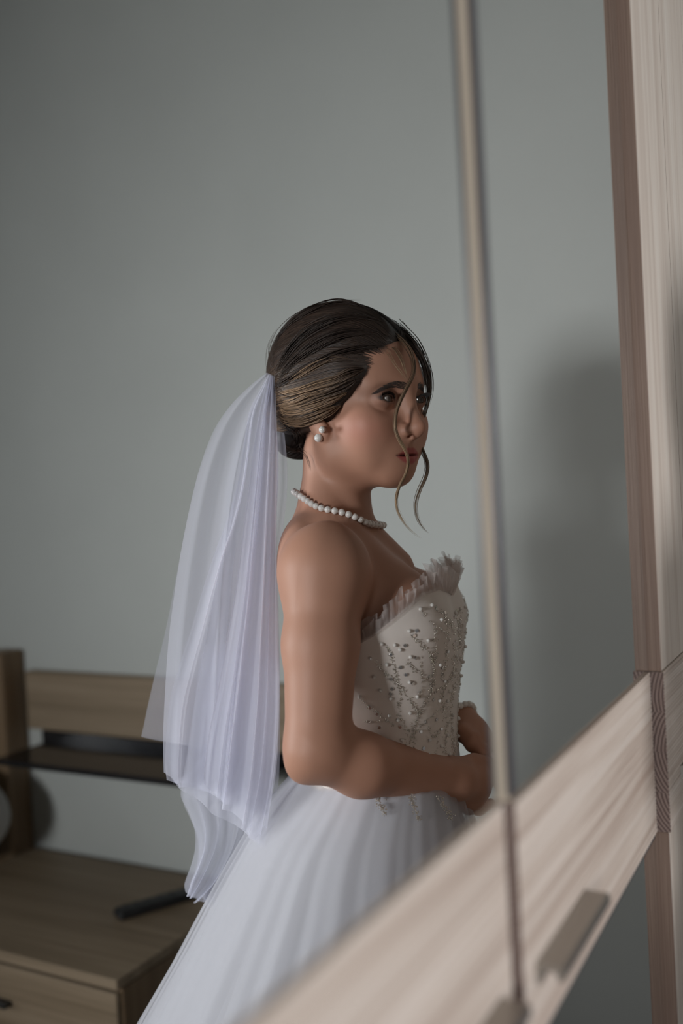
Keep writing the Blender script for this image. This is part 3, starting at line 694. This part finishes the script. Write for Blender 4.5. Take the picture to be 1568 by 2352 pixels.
# chignon coils
cc = HL(-.102, .004, -.014)
V_, Q_, K_ = [], [], []; base = 0
for i in range(420):
    ang = rng.uniform(0, 2 * np.pi); ph = np.linspace(0, rng.uniform(1.2, 2.6), 14) + ang; lat = rng.uniform(-.9, .9)
    d = (np.cos(ph)[:, None] * HU + np.sin(ph)[:, None] * (-HF)) * math.cos(lat) + HS * math.sin(lat)
    r = shell_hit(FHAIR, cc, d, .06, 60)
    if np.isnan(r).any(): continue
    P = cc + d * (r + rng.uniform(.0002, .0018))[:, None]; tg = np.gradient(P, axis=0); sd = np.cross(tg, d); sd /= np.linalg.norm(sd, axis=1)[:, None] + 1e-9
    wv = .0009 * np.sin(np.linspace(.3, 3.0, 14)) ** .5
    V_.append(np.stack([P + sd * wv[:, None], P + d * .0007, P - sd * wv[:, None]], 1).reshape(-1, 3)); Q_.append(gridquads(14, 3) + base); base += 42
    K_.append(np.tile(DARK * .8 + (MID - DARK) * rng.uniform(0, .5), (42, 1)))
sets.append((np.concatenate(V_), np.concatenate(Q_), np.concatenate(K_)))
ofs = 0; AV, AQ, AK = [], [], []
for v_, q_, k_ in sets: AV.append(v_); AQ.append(q_ + ofs); AK.append(k_); ofs += len(v_)
so = link('strands', fastmesh('strands', W(np.concatenate(AV)), np.concatenate(AQ), MT['hair'], True, np.concatenate(AK)), hair); so['kind'] = 'stuff'
def lock(name, pts, n, spread, r0_, cols, par, seg=40, wid=.00045, seed=1, label=None, prof_=(1.6, 1.0, .7, .45, .3), cut=.82):
    """a loose lock: a bundle of fine hairs round a guide line (px, py, t)"""
    g = np.random.default_rng(seed); G = spline([V(*p) for p in pts], seg); tt = np.linspace(0, 1, seg); V_, Q_, K_ = [], [], []; base = 0
    for i in range(n):
        o = g.normal(0, 1, 3) * spread; prof = np.interp(tt, [0, .15, .5, .9, 1], prof_); wob = g.normal(0, .0007, 3)
        P = G + o * prof[:, None] + wob * np.sin(tt * g.uniform(4, 11) + g.uniform(0, 6))[:, None]; e = int(seg * g.uniform(cut, 1.0)); P = P[:e]
        tg = np.gradient(P, axis=0); tg /= np.linalg.norm(tg, axis=1)[:, None]; a = np.cross(tg, [.3, .8, .2]); a /= np.linalg.norm(a, axis=1)[:, None]; b = np.cross(tg, a)
        wv = (wid * np.interp(np.linspace(0, 1, e), [0, .8, 1], [1, .8, .15]))[:, None]
        V_.append(np.stack([P + a * wv, P - a * wv * .5 + b * wv * .87, P - a * wv * .5 - b * wv * .87], 1).reshape(-1, 3)); Q_.append(gridquads(e, 3, True) + base); base += 3 * e
        c0, c1 = cols; c = (c0 + (c1 - c0) * np.clip(np.linspace(-.2, 1.0, e), 0, 1)[:, None]) * g.uniform(.65, 1.35); K_.append(np.repeat(c, 3, 0))
    o = link(name, fastmesh(name, W(np.concatenate(V_)), np.concatenate(Q_), MT['hair'], True, np.concatenate(K_)), par)
    if label: o['label'] = label
    return o
TC = (np.array([.16, .10, .060]), np.array([.50, .35, .21])); TC2 = (np.array([.05, .032, .022]), np.array([.30, .215, .14]))
lock('loose_lock', [(895, 762, .040), (930, 790, .066), (948, 822, .084), (950, 856, .094), (935, 888, .100), (917, 925, .100), (908, 955, .100), (907, 985, .100), (916, 1010, .100), (930, 1034, .098), (937, 1060, .094), (932, 1088, .088), (918, 1116, .082), (910, 1145, .080), (914, 1175, .080), (930, 1203, .082), (952, 1226, .084), (978, 1241, .086)], 30, .0014, .001, TC, hair, wid=.00036, seed=3, label='wavy golden lock falling in front of the near cheek')
lock('loose_lock', [(905, 755, .02), (940, 780, .038), (966, 818, .040), (980, 860, .036), (984, 900, .032), (977, 940, .030), (965, 980, .030), (960, 1010, .032), (971, 1038, .034), (981, 1068, .034), (976, 1098, .034), (962, 1128, .034), (954, 1158, .034), (957, 1188, .036), (970, 1212, .038), (988, 1228, .040)], 30, .0016, .001, TC2, hair, wid=.0004, seed=4, label='long wavy lock beyond the far cheek')
lock('wisp', [(880, 780, .055), (905, 800, .076), (922, 826, .088), (930, 850, .094), (937, 876, .098)], 9, .0022, .001, TC, hair, seg=16, wid=.0003, seed=5)
lock('wisp', [(868, 785, .06), (888, 806, .080), (905, 835, .09), (925, 860, .096), (938, 885, .100)], 6, .003, .001, TC, hair, seg=16, wid=.00025, seed=6)
lock('wisp', [(905, 750, .015), (945, 780, .034), (972, 825, .034), (984, 862, .030), (986, 905, .028), (975, 950, .026)], 26, .0030, .001, (DARK, MID), hair, seg=24, wid=.0005, seed=8)
EY_ = np.array([0.0, ZB, 0.0])
def onhair(px, py, lift=.002):
    q = np.linspace(.16, -.16, 200); P = np.stack([V(px, py, k) for k in q]); d = FHAIR.sample(P); i = int(np.argmax(d < 0))
    return (px, py, q[i] + lift) if (d < 0).any() else None
GB = np.array([.20, .125, .075]); GL = np.array([.46, .30, .18])
for k_, (cols, n_, sp, pts) in enumerate([
    ((DARK, MID), 80, .0050, [(980, 215), (700, 135), (460, 205), (300, 320), (215, 480)]), ((DARK * 1.2, MID), 80, .0048, [(1000, 260), (720, 230), (480, 330), (330, 480), (235, 640)]),
    ((DARK, MID), 80, .0045, [(950, 330), (700, 350), (500, 440), (350, 560), (250, 690)]), ((DARK, MID), 90, .0045, [(1000, 420), (800, 450), (620, 500), (440, 600), (300, 680), (238, 720)]),
    ((MID, GL), 70, .0034, [(760, 520), (640, 520), (520, 570), (400, 640), (315, 695)]), ((MID, GL), 90, .0038, [(860, 590), (760, 620), (660, 665), (540, 700), (420, 740), (300, 770), (245, 775)]),
    ((MID, GL), 90, .0036, [(800, 670), (640, 740), (500, 780), (380, 830), (262, 850)]), ((GB, GL * .8), 80, .0036, [(730, 760), (560, 830), (420, 870), (300, 880), (248, 850)]),
    ((GB, GB), 80, .0036, [(690, 850), (580, 905), (470, 950), (380, 965), (290, 950), (245, 900)]), ((MID, GB), 50, .0026, [(240, 740), (330, 780), (420, 760), (480, 720)]),
    ((DARK, MID), 50, .0030, [(262, 960), (330, 1000), (410, 1060), (410, 1140), (350, 1175), (280, 1130)]), ((DARK, DARK * 1.6), 50, .0030, [(300, 990), (370, 1030), (380, 1100), (330, 1150)])]):
    g_ = [onhair(560 + .3189 * x, 660 + .3189 * y) for x, y in pts]; g_ = [q for q in g_ if q is not None]
    if len(g_) > 2: lock('hair_lock', g_, n_, sp, .001, cols, hair, seg=26, wid=.00055, seed=50 + k_, prof_=(.15, .8, 1.0, .7, .2), cut=.93)
# fine flyaways over the crown and at the nape
for k_, pts in enumerate([[(640, 800, 0), (690, 735, .02), (770, 698, .02), (840, 690, .02)], [(690, 1030, .03), (705, 1050, .035), (712, 1080, .04)], [(620, 850, .02), (616, 800, .01), (640, 750, .01)], [(880, 725, .0), (925, 752, .0), (955, 790, .01)]]):
    lock('wisp', pts, 7, .0028, .001, (MID, MID), hair, seg=16, wid=.0002, seed=20 + k_)

# ---- jewellery
def icosphere(r, sub=2):
    import bmesh
    bm = bmesh.new(); bmesh.ops.create_icosphere(bm, subdivisions=sub, radius=r); me = bpy.data.meshes.new('pearl'); bm.to_mesh(me); bm.free()
    me.polygons.foreach_set('use_smooth', [True] * len(me.polygons)); me.materials.append(MT['pearl']); return me
PM = icosphere(.0046, 3)
neck = empty('pearl_necklace', tuple(W(V(775, 1170, 0.0))), bride); neck['label'] = 'single strand pearl necklace'
NO = np.array(neck.location)
NC = V(777, 1174, -.002); n = 72; LP = []
for i in range(n):
    a = 2 * math.pi * i / n; d = np.array([math.cos(a), math.sin(a), 0.0]); cand = np.linspace(.048, .100, 80)[:, None] * d + NC
    cand[:, 2] += -.0265 * math.cos(a) + .004 * math.cos(2 * a)
    for _ in range(30):
        ds = np.minimum(FB.sample(cand), np.where(cand[:, 2] > NECKU, FH.sample(cand), 1.0)); j = int(np.argmax(ds > .0042))
        if (ds > .0042).any() and np.linalg.norm((cand[j] - NC)[:2]) <= .074: break
        cand[:, 2] += .0015
    LP.append(cand[j])
LP = np.array(LP)
for _ in range(6): LP = .25 * np.roll(LP, 1, 0) + .5 * LP + .25 * np.roll(LP, -1, 0)
CL = np.concatenate([LP, LP[:1]]); sl_ = np.concatenate([[0], np.cumsum(np.linalg.norm(np.diff(CL, axis=0), axis=1))]); n = int(sl_[-1] / .0091)
for q in np.linspace(0, sl_[-1], n, endpoint=False):
    link('pearl', PM, neck, tuple(W(np.array([np.interp(q, sl_, CL[:, k]) for k in range(3)])) - NO))
for s in (1, -1):
    c = HL(.018, .0800 * s, -.013); er = empty('earring', tuple(W(c)), bride); er['label'] = 'double pearl earring'; o_ = W(c)
    link('pearl', icosphere(.0046, 3), er, tuple(W(c + HS * s * .001) - o_)); link('pearl', icosphere(.0056, 3), er, tuple(W(c - HF * .008 * 1 + HS * s * .000 - HU * .0105) - o_))
BRC = V(1056, 1655, -.060); bx_ = fx_; b1_ = np.cross(bx_, [0, 0, 1.0]); b1_ /= np.linalg.norm(b1_); b2_ = np.cross(b1_, bx_)
brc = empty('pearl_bracelet', tuple(W(BRC)), bride); brc['label'] = 'pearl bracelet on the far wrist'
for i in range(20):
    a = 2 * math.pi * i / 20; p = BRC + (b1_ * math.cos(a) + b2_ * math.sin(a)) * .0275; link('pearl', bpy.data.meshes['pearl'], brc, tuple(W(p) - W(BRC)), )
for tip, prev in NAILS[-1:]:
    d = tip - prev; d /= np.linalg.norm(d); P = tip + d * .003; nrm_ = np.array([.2, .75, .6]); nrm_ -= d * (nrm_ @ d); nrm_ /= np.linalg.norm(nrm_); sd = np.cross(d, nrm_)
    G = [(P + d * a + sd * b * .0045 * (1 - max(0, a * 60) ** 2 * .6) + nrm_ * (.0060 - b * b * .0022 + .0006)) for a in np.linspace(-.007, .009, 6) for b in (-1, -.5, 0, .5, 1)]
    link('fingernail', fastmesh('fingernail', W(np.array(G)), gridquads(6, 5), MT['nail']), bride)

# ---- gown: bodice
ROWS = np.array([  # py, back px, front px, half width
    (1280, 672, 1010, .140), (1340, 668, 1036, .146), (1430, 668, 1062, .146), (1500, 682, 1059, .136), (1560, 700, 1051, .128),
    (1640, 716, 1045, .121), (1700, 720, 1045, .121), (1760, 712, 1053, .130), (1840, 690, 1066, .146)], float)
def brow_(py):
    b = np.interp(py, ROWS[:, 0], ROWS[:, 1]); f = np.interp(py, ROWS[:, 0], ROWS[:, 2]); w_ = np.interp(py, ROWS[:, 0], ROWS[:, 3]); return b, f, w_
def bod(phi, py, off=0.0):
    """surface point: phi 0 = centre front, + towards the viewed side"""
    b, f, w_ = brow_(py); c = VV((b + f) / 2, py, 0 * py); e = (f - b) / 2 / 1686.0
    a = np.sqrt(np.maximum(e ** 2 - (w_ * math.sin(AB)) ** 2, .004)) / math.cos(AB)
    cx, sx = np.cos(phi), np.sin(phi); pw = lambda q: np.sign(q) * np.abs(q) ** .86
    bump = .010 * np.exp(-((np.abs(phi) - .62) / .34) ** 2) * np.exp(-((py - 1415) / 75) ** 2) - .006 * np.exp(-(phi / .2) ** 2) * np.exp(-((py - 1410) / 80) ** 2)
    x = (a + off) * pw(cx) + bump * cx; y = (w_ + off) * pw(sx) + bump * sx
    return c + x[..., None] * BF + y[..., None] * BS
def ztop(phi):
    """height (py) of the neckline"""
    a = np.abs(phi); return np.interp(a, [0, .16, .45, .7, 1.0, 1.35, 1.7, 2.2, 3.15], [1368, 1357, 1341, 1345, 1375, 1418, 1455, 1490, 1512])
NP_, NV = 160, 60
phi = np.linspace(-np.pi, np.pi, NP_, endpoint=False); v_ = np.linspace(0, 1, NV)
PHI, VV_ = np.meshgrid(phi, v_); PY = ztop(PHI) + (1775 - ztop(PHI)) * VV_
OFF = .003 * np.ones_like(PHI); GP = bod(PHI, PY, OFF)
GPi = bod(PHI[:1], PY[:1] + 1.0, OFF[:1] - .003)                      # turned-in edge at the top
GA = np.concatenate([GPi, GP]); bodv = GA.reshape(-1, 3); bodq = gridquads(NV + 1, NP_, True)[:, ::-1]
gown = empty('gown', tuple(W(V(880, 1760, 0))), bride); gown['label'] = 'strapless ivory gown with beaded bodice and full tulle skirt'; GO = np.array(gown.location)
bodice = link('bodice', fastmesh('bodice', W(bodv) - GO, bodq, MT['satin']), gown)
bodice['label'] = 'ivory bodice embroidered with pearls and beads'
BVH = BVHTree.FromPolygons([tuple(p) for p in bodv], [tuple(q) for q in bodq])
EYEC = np.array([0.0, ZB, 0.0])
def onbod(px, py):
    p = V(px, py, 0); d = Vector(p - EYEC).normalized(); h = BVH.ray_cast(Vector(EYEC), d)
    return (np.array(h[0]), np.array(h[1])) if h[0] is not None else (None, None)
def flipside(p, n):                                                      # same spot on the other half of the bodice
    c = V(880, 1500, 0); q = p - c; qf, qs = q @ BF, q @ BS; nf, ns_ = n @ BF, n @ BS
    return p - 2 * (q @ BS) * BS, n - 2 * ns_ * BS
CR = lambda x, y: (760 + x * .2977, 1220 + y * .2977)
BR_ = [[(620, 810), (700, 880), (770, 970), (790, 1060), (785, 1200)], [(430, 890), (465, 960), (490, 1060), (520, 1180), (580, 1260), (640, 1360), (690, 1400)],
 [(345, 1010), (400, 1080), (470, 1150), (520, 1180)], [(580, 1010), (660, 1090), (740, 1150), (780, 1230)],
 [(800, 750), (800, 900), (790, 1000), (790, 1150), (770, 1240), (710, 1350), (660, 1450), (630, 1560), (640, 1700), (640, 1800)], [(690, 620), (780, 710), (860, 770), (920, 850)],
 [(800, 590), (870, 640), (930, 720), (960, 800)], [(240, 1300), (310, 1370), (400, 1430), (480, 1500)], [(265, 1475), (360, 1465), (440, 1470)],
 [(520, 1310), (530, 1420), (580, 1520), (620, 1600)], [(900, 1160), (830, 1220), (760, 1260)], [(870, 1350), (790, 1420), (700, 1490), (650, 1560)],
 [(950, 850), (950, 1000), (930, 1120), (870, 1200), (860, 1300), (880, 1400), (890, 1560), (870, 1720)], [(750, 1510), (790, 1590), (830, 1540), (800, 1760)],
 [(980, 600), (995, 700), (992, 850), (975, 1000), (955, 1200), (930, 1300), (925, 1450), (940, 1600), (945, 1720)], [(500, 1060), (520, 1180), (540, 1320)],
 [(700, 900), (690, 1050), (700, 1200), (680, 1300)], [(880, 640), (900, 760), (890, 900), (880, 1020), (850, 1160)], [(640, 1560), (600, 1640), (560, 1600)], [(440, 1640), (520, 1660), (600, 1680)]]
BW = [11, 12, 12, 11, 13, 6, 13, 8, 6, 9, 8, 8, 13, 7, 12, 7, 4, 10, 7, 6]
PEARLS = [(685, 603), (772, 573), (845, 685), (600, 770), (745, 840), (390, 868), (490, 876), (530, 912), (305, 980), (430, 1027), (610, 968), (895, 925), (835, 1028), (975, 762), (960, 968), (990, 990), (330, 1125), (600, 1163), (380, 1228), (460, 1290), (660, 1275), (222, 1275), (870, 1155), (905, 1235), (830, 1305), (890, 1310), (605, 1402), (450, 1420), (845, 1525), (425, 1610), (545, 1612), (755, 1612), (845, 1660), (890, 1575), (905, 1720), (938, 1640), (960, 1070), (940, 1190), (945, 665), (990, 600), (985, 700), (990, 860), (935, 1100), (690, 1545), (515, 1455), (930, 1420), (930, 1520)]
SEQ = [(660, 768), (658, 978), (640, 805), (575, 1105), (535, 1050), (857, 1055), (758, 1120), (855, 1100), (790, 1300), (372, 1512), (355, 1408), (730, 1470), (810, 1455), (680, 1245), (470, 1215), (460, 1255), (630, 1175), (530, 1510), (710, 1675), (755, 1725), (815, 600), (875, 630), (570, 880), (460, 950), (465, 1140), (300, 1360)]
import bmesh as _bm
def tiny(r):
    b = _bm.new(); _bm.ops.create_icosphere(b, subdivisions=1, radius=r); b.verts.ensure_lookup_table(); vv = np.array([q.co[:] for q in b.verts]); ff = np.array([[q.index for q in p.verts] for p in b.faces]); b.free(); return vv, ff
tv_, tf_ = tiny(.00078); bV, bF = [], []; nb = 0
def addbead(p, n_, k=1.0):
    global nb
    bV.append(tv_ * k * rng.uniform(.8, 1.15) + p + n_ * .0006); bF.append(tf_ + nb); nb += len(tv_)
for line, wd in zip(BR_, BW):
    L = spline(line, 200); ln = np.linalg.norm(np.diff(L, axis=0), axis=1).sum(); cnt = int(ln * wd / 48)
    for k in range(cnt):
        i = rng.integers(0, 200); x, y = L[i] + rng.normal(0, wd * .85, 2)
        p, n_ = onbod(*CR(x, y))
        if p is None: continue
        addbead(p, n_); q, m_ = flipside(p, n_); addbead(q, m_)
bo = link('bead_embroidery', fastmesh('bead_embroidery', W(np.concatenate(bV)) - GO, np.concatenate(bF), MT['bead'], False), bodice); bo['kind'] = 'stuff'
bodice_o = np.zeros(3)
PB_ = icosphere(.0024, 2)
for x, y in PEARLS:
    p, n_ = onbod(*CR(x, y))
    if p is None: continue
    for q, m_ in ((p, n_), flipside(p, n_)): link('pearl', PB_, bodice, tuple(W(q + m_ * .0018) - GO))
def disc(r):
    a = np.linspace(0, 2 * np.pi, 16, endpoint=False); vv = [(r * math.cos(t), r * math.sin(t), 0) for t in a] + [(.85 * r * math.cos(t), .85 * r * math.sin(t), .0004) for t in a]
    ff = [(i, (i + 1) % 16, 16 + (i + 1) % 16, 16 + i) for i in range(16)] + [tuple(range(16, 32))]; return mesh('sequin', vv, ff, MT['sequin'])
SQ = disc(.0024)
for i, (x, y) in enumerate(SEQ):
    p, n_ = onbod(*CR(x, y))
    if p is None: continue
    for q, m_ in ((p, n_), flipside(p, n_)):
        o = link('sequin', SQ, bodice, tuple(W(q + m_ * .0012) - GO)); dr = m_[0] * BR + m_[1] * BT + m_[2] * BU + rng.normal(0, .14, 3)
        o.rotation_euler = Vector(dr).to_track_quat('Z', 'Y').to_euler()
# ---- tulle ruffle along the neckline
def ruffle(name, ph0, ph1, h, amp, freq, lean, seed, off=.004, rag=.3):
    g = np.random.default_rng(seed); nc, nr = 700, 12; ph = np.linspace(ph0, ph1, nc); v = np.linspace(0, 1, nr)
    base = bod(ph, ztop(ph) + 4, np.full(nc, off)); c = V(860, 1350, 0); out = base - c; out[:, 2] = 0; out /= np.linalg.norm(out, axis=1)[:, None]
    x = np.linspace(0, 1, nc); w1 = sum(np.sin(x * freq * 2 * np.pi * k + g.uniform(0, 6)) / k for k in (1, 1.7, 2.9)) / 1.6
    hh = h * (1 + rag * sum(np.sin(x * freq * 1.3 * k * 2 * np.pi + g.uniform(0, 6)) for k in (.2, .45, .8)) / 3)
    hh = hh * np.interp(np.abs(ph), [0, .35, .7, 1.2, 1.6], [1.1, 1.15, .8, .9, .8])
    P = base[None] + v[:, None, None] * hh[None, :, None] * (BU * .92 + out[None] * lean) + (v ** 1.2)[:, None, None] * (amp * w1)[None, :, None] * out[None] + (v[:, None] * amp * .6 * np.cos(x * freq * 2 * np.pi * 1.4)[None])[..., None] * np.gradient(base, axis=0)[None] / np.linalg.norm(np.gradient(base, axis=0), axis=1)[None, :, None]
    return link(name, fastmesh(name, W(P.reshape(-1, 3)) - GO, gridquads(nr, nc), MT['ruffle']), gown)
ruffle('ruffle', -1.7, 1.7, .030, .005, 30, -.25, 1); ruffle('ruffle', -1.7, 1.7, .025, .007, 24, -.05, 2, .006); ruffle('ruffle', -.5, .55, .036, .007, 9, -.35, 3, .004, .3); ruffle('ruffle', -.6, .3, .026, .008, 8, .15, 4, .006, .4)
# ---- skirt: lining and tulle layers falling in folds
SK = np.array([  # py, left px, right px, half depth towards the viewer
    (1700, 722, 1045, .120), (1745, 702, 1044, .136), (1790, 662, 1050, .158), (1850, 612, 1058, .178), (1900, 578, 1074, .19), (2000, 518, 1118, .215), (2100, 462, 1146, .235),
    (2200, 408, 1172, .255), (2352, 318, 1212, .28), (2700, 140, 1290, .32), (3100, -10, 1352, .35), (3830, -90, 1390, .37)], float)
def skirt_pts(py, ph, off, folds):
    l = np.interp(py, SK[:, 0], SK[:, 1]); r = np.interp(py, SK[:, 0], SK[:, 2]); dpt = np.interp(py, SK[:, 0], SK[:, 3])
    c = VV((l + r) / 2, py, 0 * py - .0); e = (r - l) / 2 / 1686.0
    off = off * np.interp(py, [1740, 1860], [.15, 1.0]); x = (e + off + folds) * np.cos(ph); y = (dpt + off + folds) * np.sin(ph); return c + np.stack([x, y, 0 * x], -1)
PYF = float(np.interp(-1.44, [V(784, q, 0)[2] for q in np.linspace(3900, 1700, 200)], np.linspace(3900, 1700, 200)))
def skirt(name, off, amp, seed, m, nr=110, nc=420, top=1735, parent=None):
    g = np.random.default_rng(seed); ph = np.linspace(0, 2 * np.pi, nc, endpoint=False); v = np.linspace(0, 1, nr) ** 1.15; PYv = top + (PYF - 4 - top) * v
    PHs, PYs = np.meshgrid(ph, PYv); fo = 0
    for k in range(12):
        n_ = g.integers(9, 46); fo = fo + np.sin(n_ * PHs + g.uniform(0, 6) + .5 * np.sin(v[:, None] * 4 + g.uniform(0, 6))) * g.uniform(.4, 1) / n_ ** .55
    A = amp * np.interp(PYs, [1735, 1800, 2000, 2400, 3500], [.10, .30, .7, 1.2, 2.2])
    P = skirt_pts(PYs, PHs, off, A * fo * .5); return link(name, fastmesh(name, W(P.reshape(-1, 3)) - GO, gridquads(nr, nc, True)[:, ::-1], m), parent or gown)
sk = skirt('skirt', -.004, .016, 11, MT['skirt']); sk['label'] = 'full white tulle skirt'
skirt('tulle_layer', .003, .020, 12, MT['tulle'], parent=sk); skirt('tulle_layer', .010, .030, 13, MT['tulle'], parent=sk)
# bead sprigs running from the bodice on to the skirt
bV, bF, nb = [], [], 0
skB = BVHTree.FromPolygons([tuple(v.co) for v in sk.data.vertices], [tuple(p.vertices) for p in sk.data.polygons])
eyeW = Vector(W(EYEC) - GO)
for line in ([(355, 2070), (380, 2130), (405, 2190)], [(585, 2060), (600, 2130), (640, 2230)], [(780, 2060), (810, 2130), (865, 2215)]):
    L = spline(line, 60)
    for k in range(90):
        x, y = L[rng.integers(0, 60)] + rng.normal(0, 12, 2); px, py = CR(x, y); p = Vector(W(V(px, py, 0)) - GO); h = skB.ray_cast(eyeW, (p - eyeW).normalized())
        if h[0] is None: continue
        bV.append(tv_ * 1.2 + np.array(h[0]) + np.array(h[1]) * .012); bF.append(tf_ + nb); nb += len(tv_)
if bV:
    o = link('bead_sprig', fastmesh('bead_sprig', np.concatenate(bV), np.concatenate(bF), MT['bead'], False), sk); o['kind'] = 'stuff'
# ---- veil: gathered at the comb behind the head, falling in tiers
veil = empty('veil', tuple(W(V(620, 880, 0))), bride); veil['label'] = 'sheer white two-tier veil fixed behind the updo'; VO = np.array(veil.location)
def sheet(name, left, right, t0, amp, nf, seed, nr=110, nc=200, lat=10.0, pinch=.12, hem=0.0):
    g = np.random.default_rng(seed); L = spline(left, nr); R_ = spline(right, nr); a = np.linspace(0, 1, nc); v = np.linspace(0, 1, nr)
    A, Vg = np.meshgrid(a, v); px = L[:, :1] + (R_[:, :1] - L[:, :1]) * A; py = L[:, 1:] + (R_[:, 1:] - L[:, 1:]) * A
    ph = [g.uniform(0, 6.28) for _ in range(8)]; fr = [nf * q for q in (1, 1.62, 2.45, .55)]
    fo = sum(np.sin(2 * np.pi * f_ * A + ph[i] + .9 * np.sin(2.2 * Vg + ph[i + 4])) / (1 + i * .55) for i, f_ in enumerate(fr)) / 1.9
    fl = sum(np.cos(2 * np.pi * f_ * A + ph[i] + .9 * np.sin(2.2 * Vg + ph[i + 4])) / (1 + i * .55) for i, f_ in enumerate(fr)) / 1.9
    gr = np.interp(Vg, [0, .12, .5, 1], [.12, .45, 1, 1.35]); edge = np.interp(A, [0, .06, .94, 1], [.3, 1, 1, .3])
    T_ = np.interp(Vg, np.linspace(0, 1, len(t0)), t0) + amp * gr * fo; px = px + lat * gr * fl * edge
    py = py + hem * Vg ** 6 * fo
    P = VV(px, py, T_); return link(name, fastmesh(name, W(P.reshape(-1, 3)) - VO, gridquads(nr, nc), MT['veil']), veil)
LM = [(612, 856), (575, 885), (530, 930), (490, 990), (458, 1075), (432, 1180), (411, 1290), (396, 1390), (386, 1470), (378, 1580), (373, 1690), (374, 1775)]
RM = [(628, 862), (630, 900), (633, 960), (635, 1040), (634, 1130), (633, 1240), (634, 1360), (637, 1470), (639, 1580), (636, 1680), (626, 1790), (604, 1955)]
sheet('veil_tier', LM, RM, [.02, .04, .05, .05], .022, 1.3, 31, lat=10, hem=6)
sheet('veil_tier', [(614, 860), (600, 890), (572, 945), (558, 1030), (545, 1110), (522, 1190), (494, 1265), (466, 1350), (438, 1445), (408, 1540), (388, 1620), (380, 1740), (384, 1790)],
      [(629, 864), (632, 900), (634, 960), (635, 1040), (634, 1130), (633, 1240), (634, 1300), (635, 1380), (637, 1470), (639, 1580), (637, 1680), (630, 1780), (612, 1880)], [.03, .05, .06, .07], .020, 1.9, 32, lat=12, hem=6)
sheet('veil_tier', [(612, 857), (572, 890), (520, 945), (482, 1020), (450, 1110), (425, 1220), (402, 1340), (380, 1450), (356, 1550), (340, 1620), (331, 1665), (325, 1692)],
      [(622, 862), (618, 900), (610, 970), (602, 1060), (595, 1160), (590, 1270), (585, 1380), (580, 1480), (575, 1560), (570, 1640), (565, 1700), (560, 1740)], [-.02, -.05, -.08, -.09], .014, 1.1, 33, lat=6)
sheet('veil_tier', [(470, 1480), (450, 1590), (434, 1700), (420, 1785), (414, 1828), (430, 1862), (445, 1905), (446, 1950), (436, 1990), (422, 2030), (424, 2052)],
      [(640, 1480), (640, 1570), (638, 1660), (634, 1730), (628, 1790), (618, 1840), (604, 1885), (588, 1930), (566, 1975), (530, 2030), (470, 2082)], [-.02, -.03, -.04, -.04], .020, 2.2, 34, lat=10, hem=5)
sheet('veil_tier', [(460, 1500), (448, 1600), (436, 1700), (426, 1790), (420, 1840), (436, 1880), (452, 1920), (455, 1965), (448, 2000), (436, 2030), (440, 2058)],
      [(642, 1500), (642, 1570), (640, 1660), (636, 1730), (630, 1790), (620, 1840), (606, 1885), (590, 1930), (568, 1975), (540, 2030), (500, 2080)], [-.05, -.06, -.06, -.06], .018, 1.4, 36, lat=8, hem=5)
sheet('veil_tier', [(618, 860), (606, 900), (594, 960), (582, 1040), (570, 1140), (556, 1250), (540, 1370), (520, 1480), (500, 1590), (480, 1690), (470, 1770), (470, 1800)],
      [(629, 864), (632, 900), (634, 960), (635, 1040), (634, 1130), (633, 1240), (633, 1360), (634, 1470), (635, 1580), (632, 1680), (620, 1800), (592, 1940)], [.03, .06, .075, .08], .012, 2.6, 35, lat=9, hem=5)
sheet('veil_tier', [(620, 866), (610, 900), (598, 960), (588, 1040), (575, 1140), (562, 1250), (548, 1370), (530, 1480), (510, 1590), (490, 1690), (450, 1760), (400, 1800)],
      [(632, 870), (640, 905), (648, 980), (656, 1060), (656, 1140), (645, 1240), (638, 1360), (640, 1470), (642, 1580), (642, 1680), (640, 1780), (632, 1850)], [.0, -.01, -.02, -.02], .016, 2.1, 37, lat=12, hem=5)
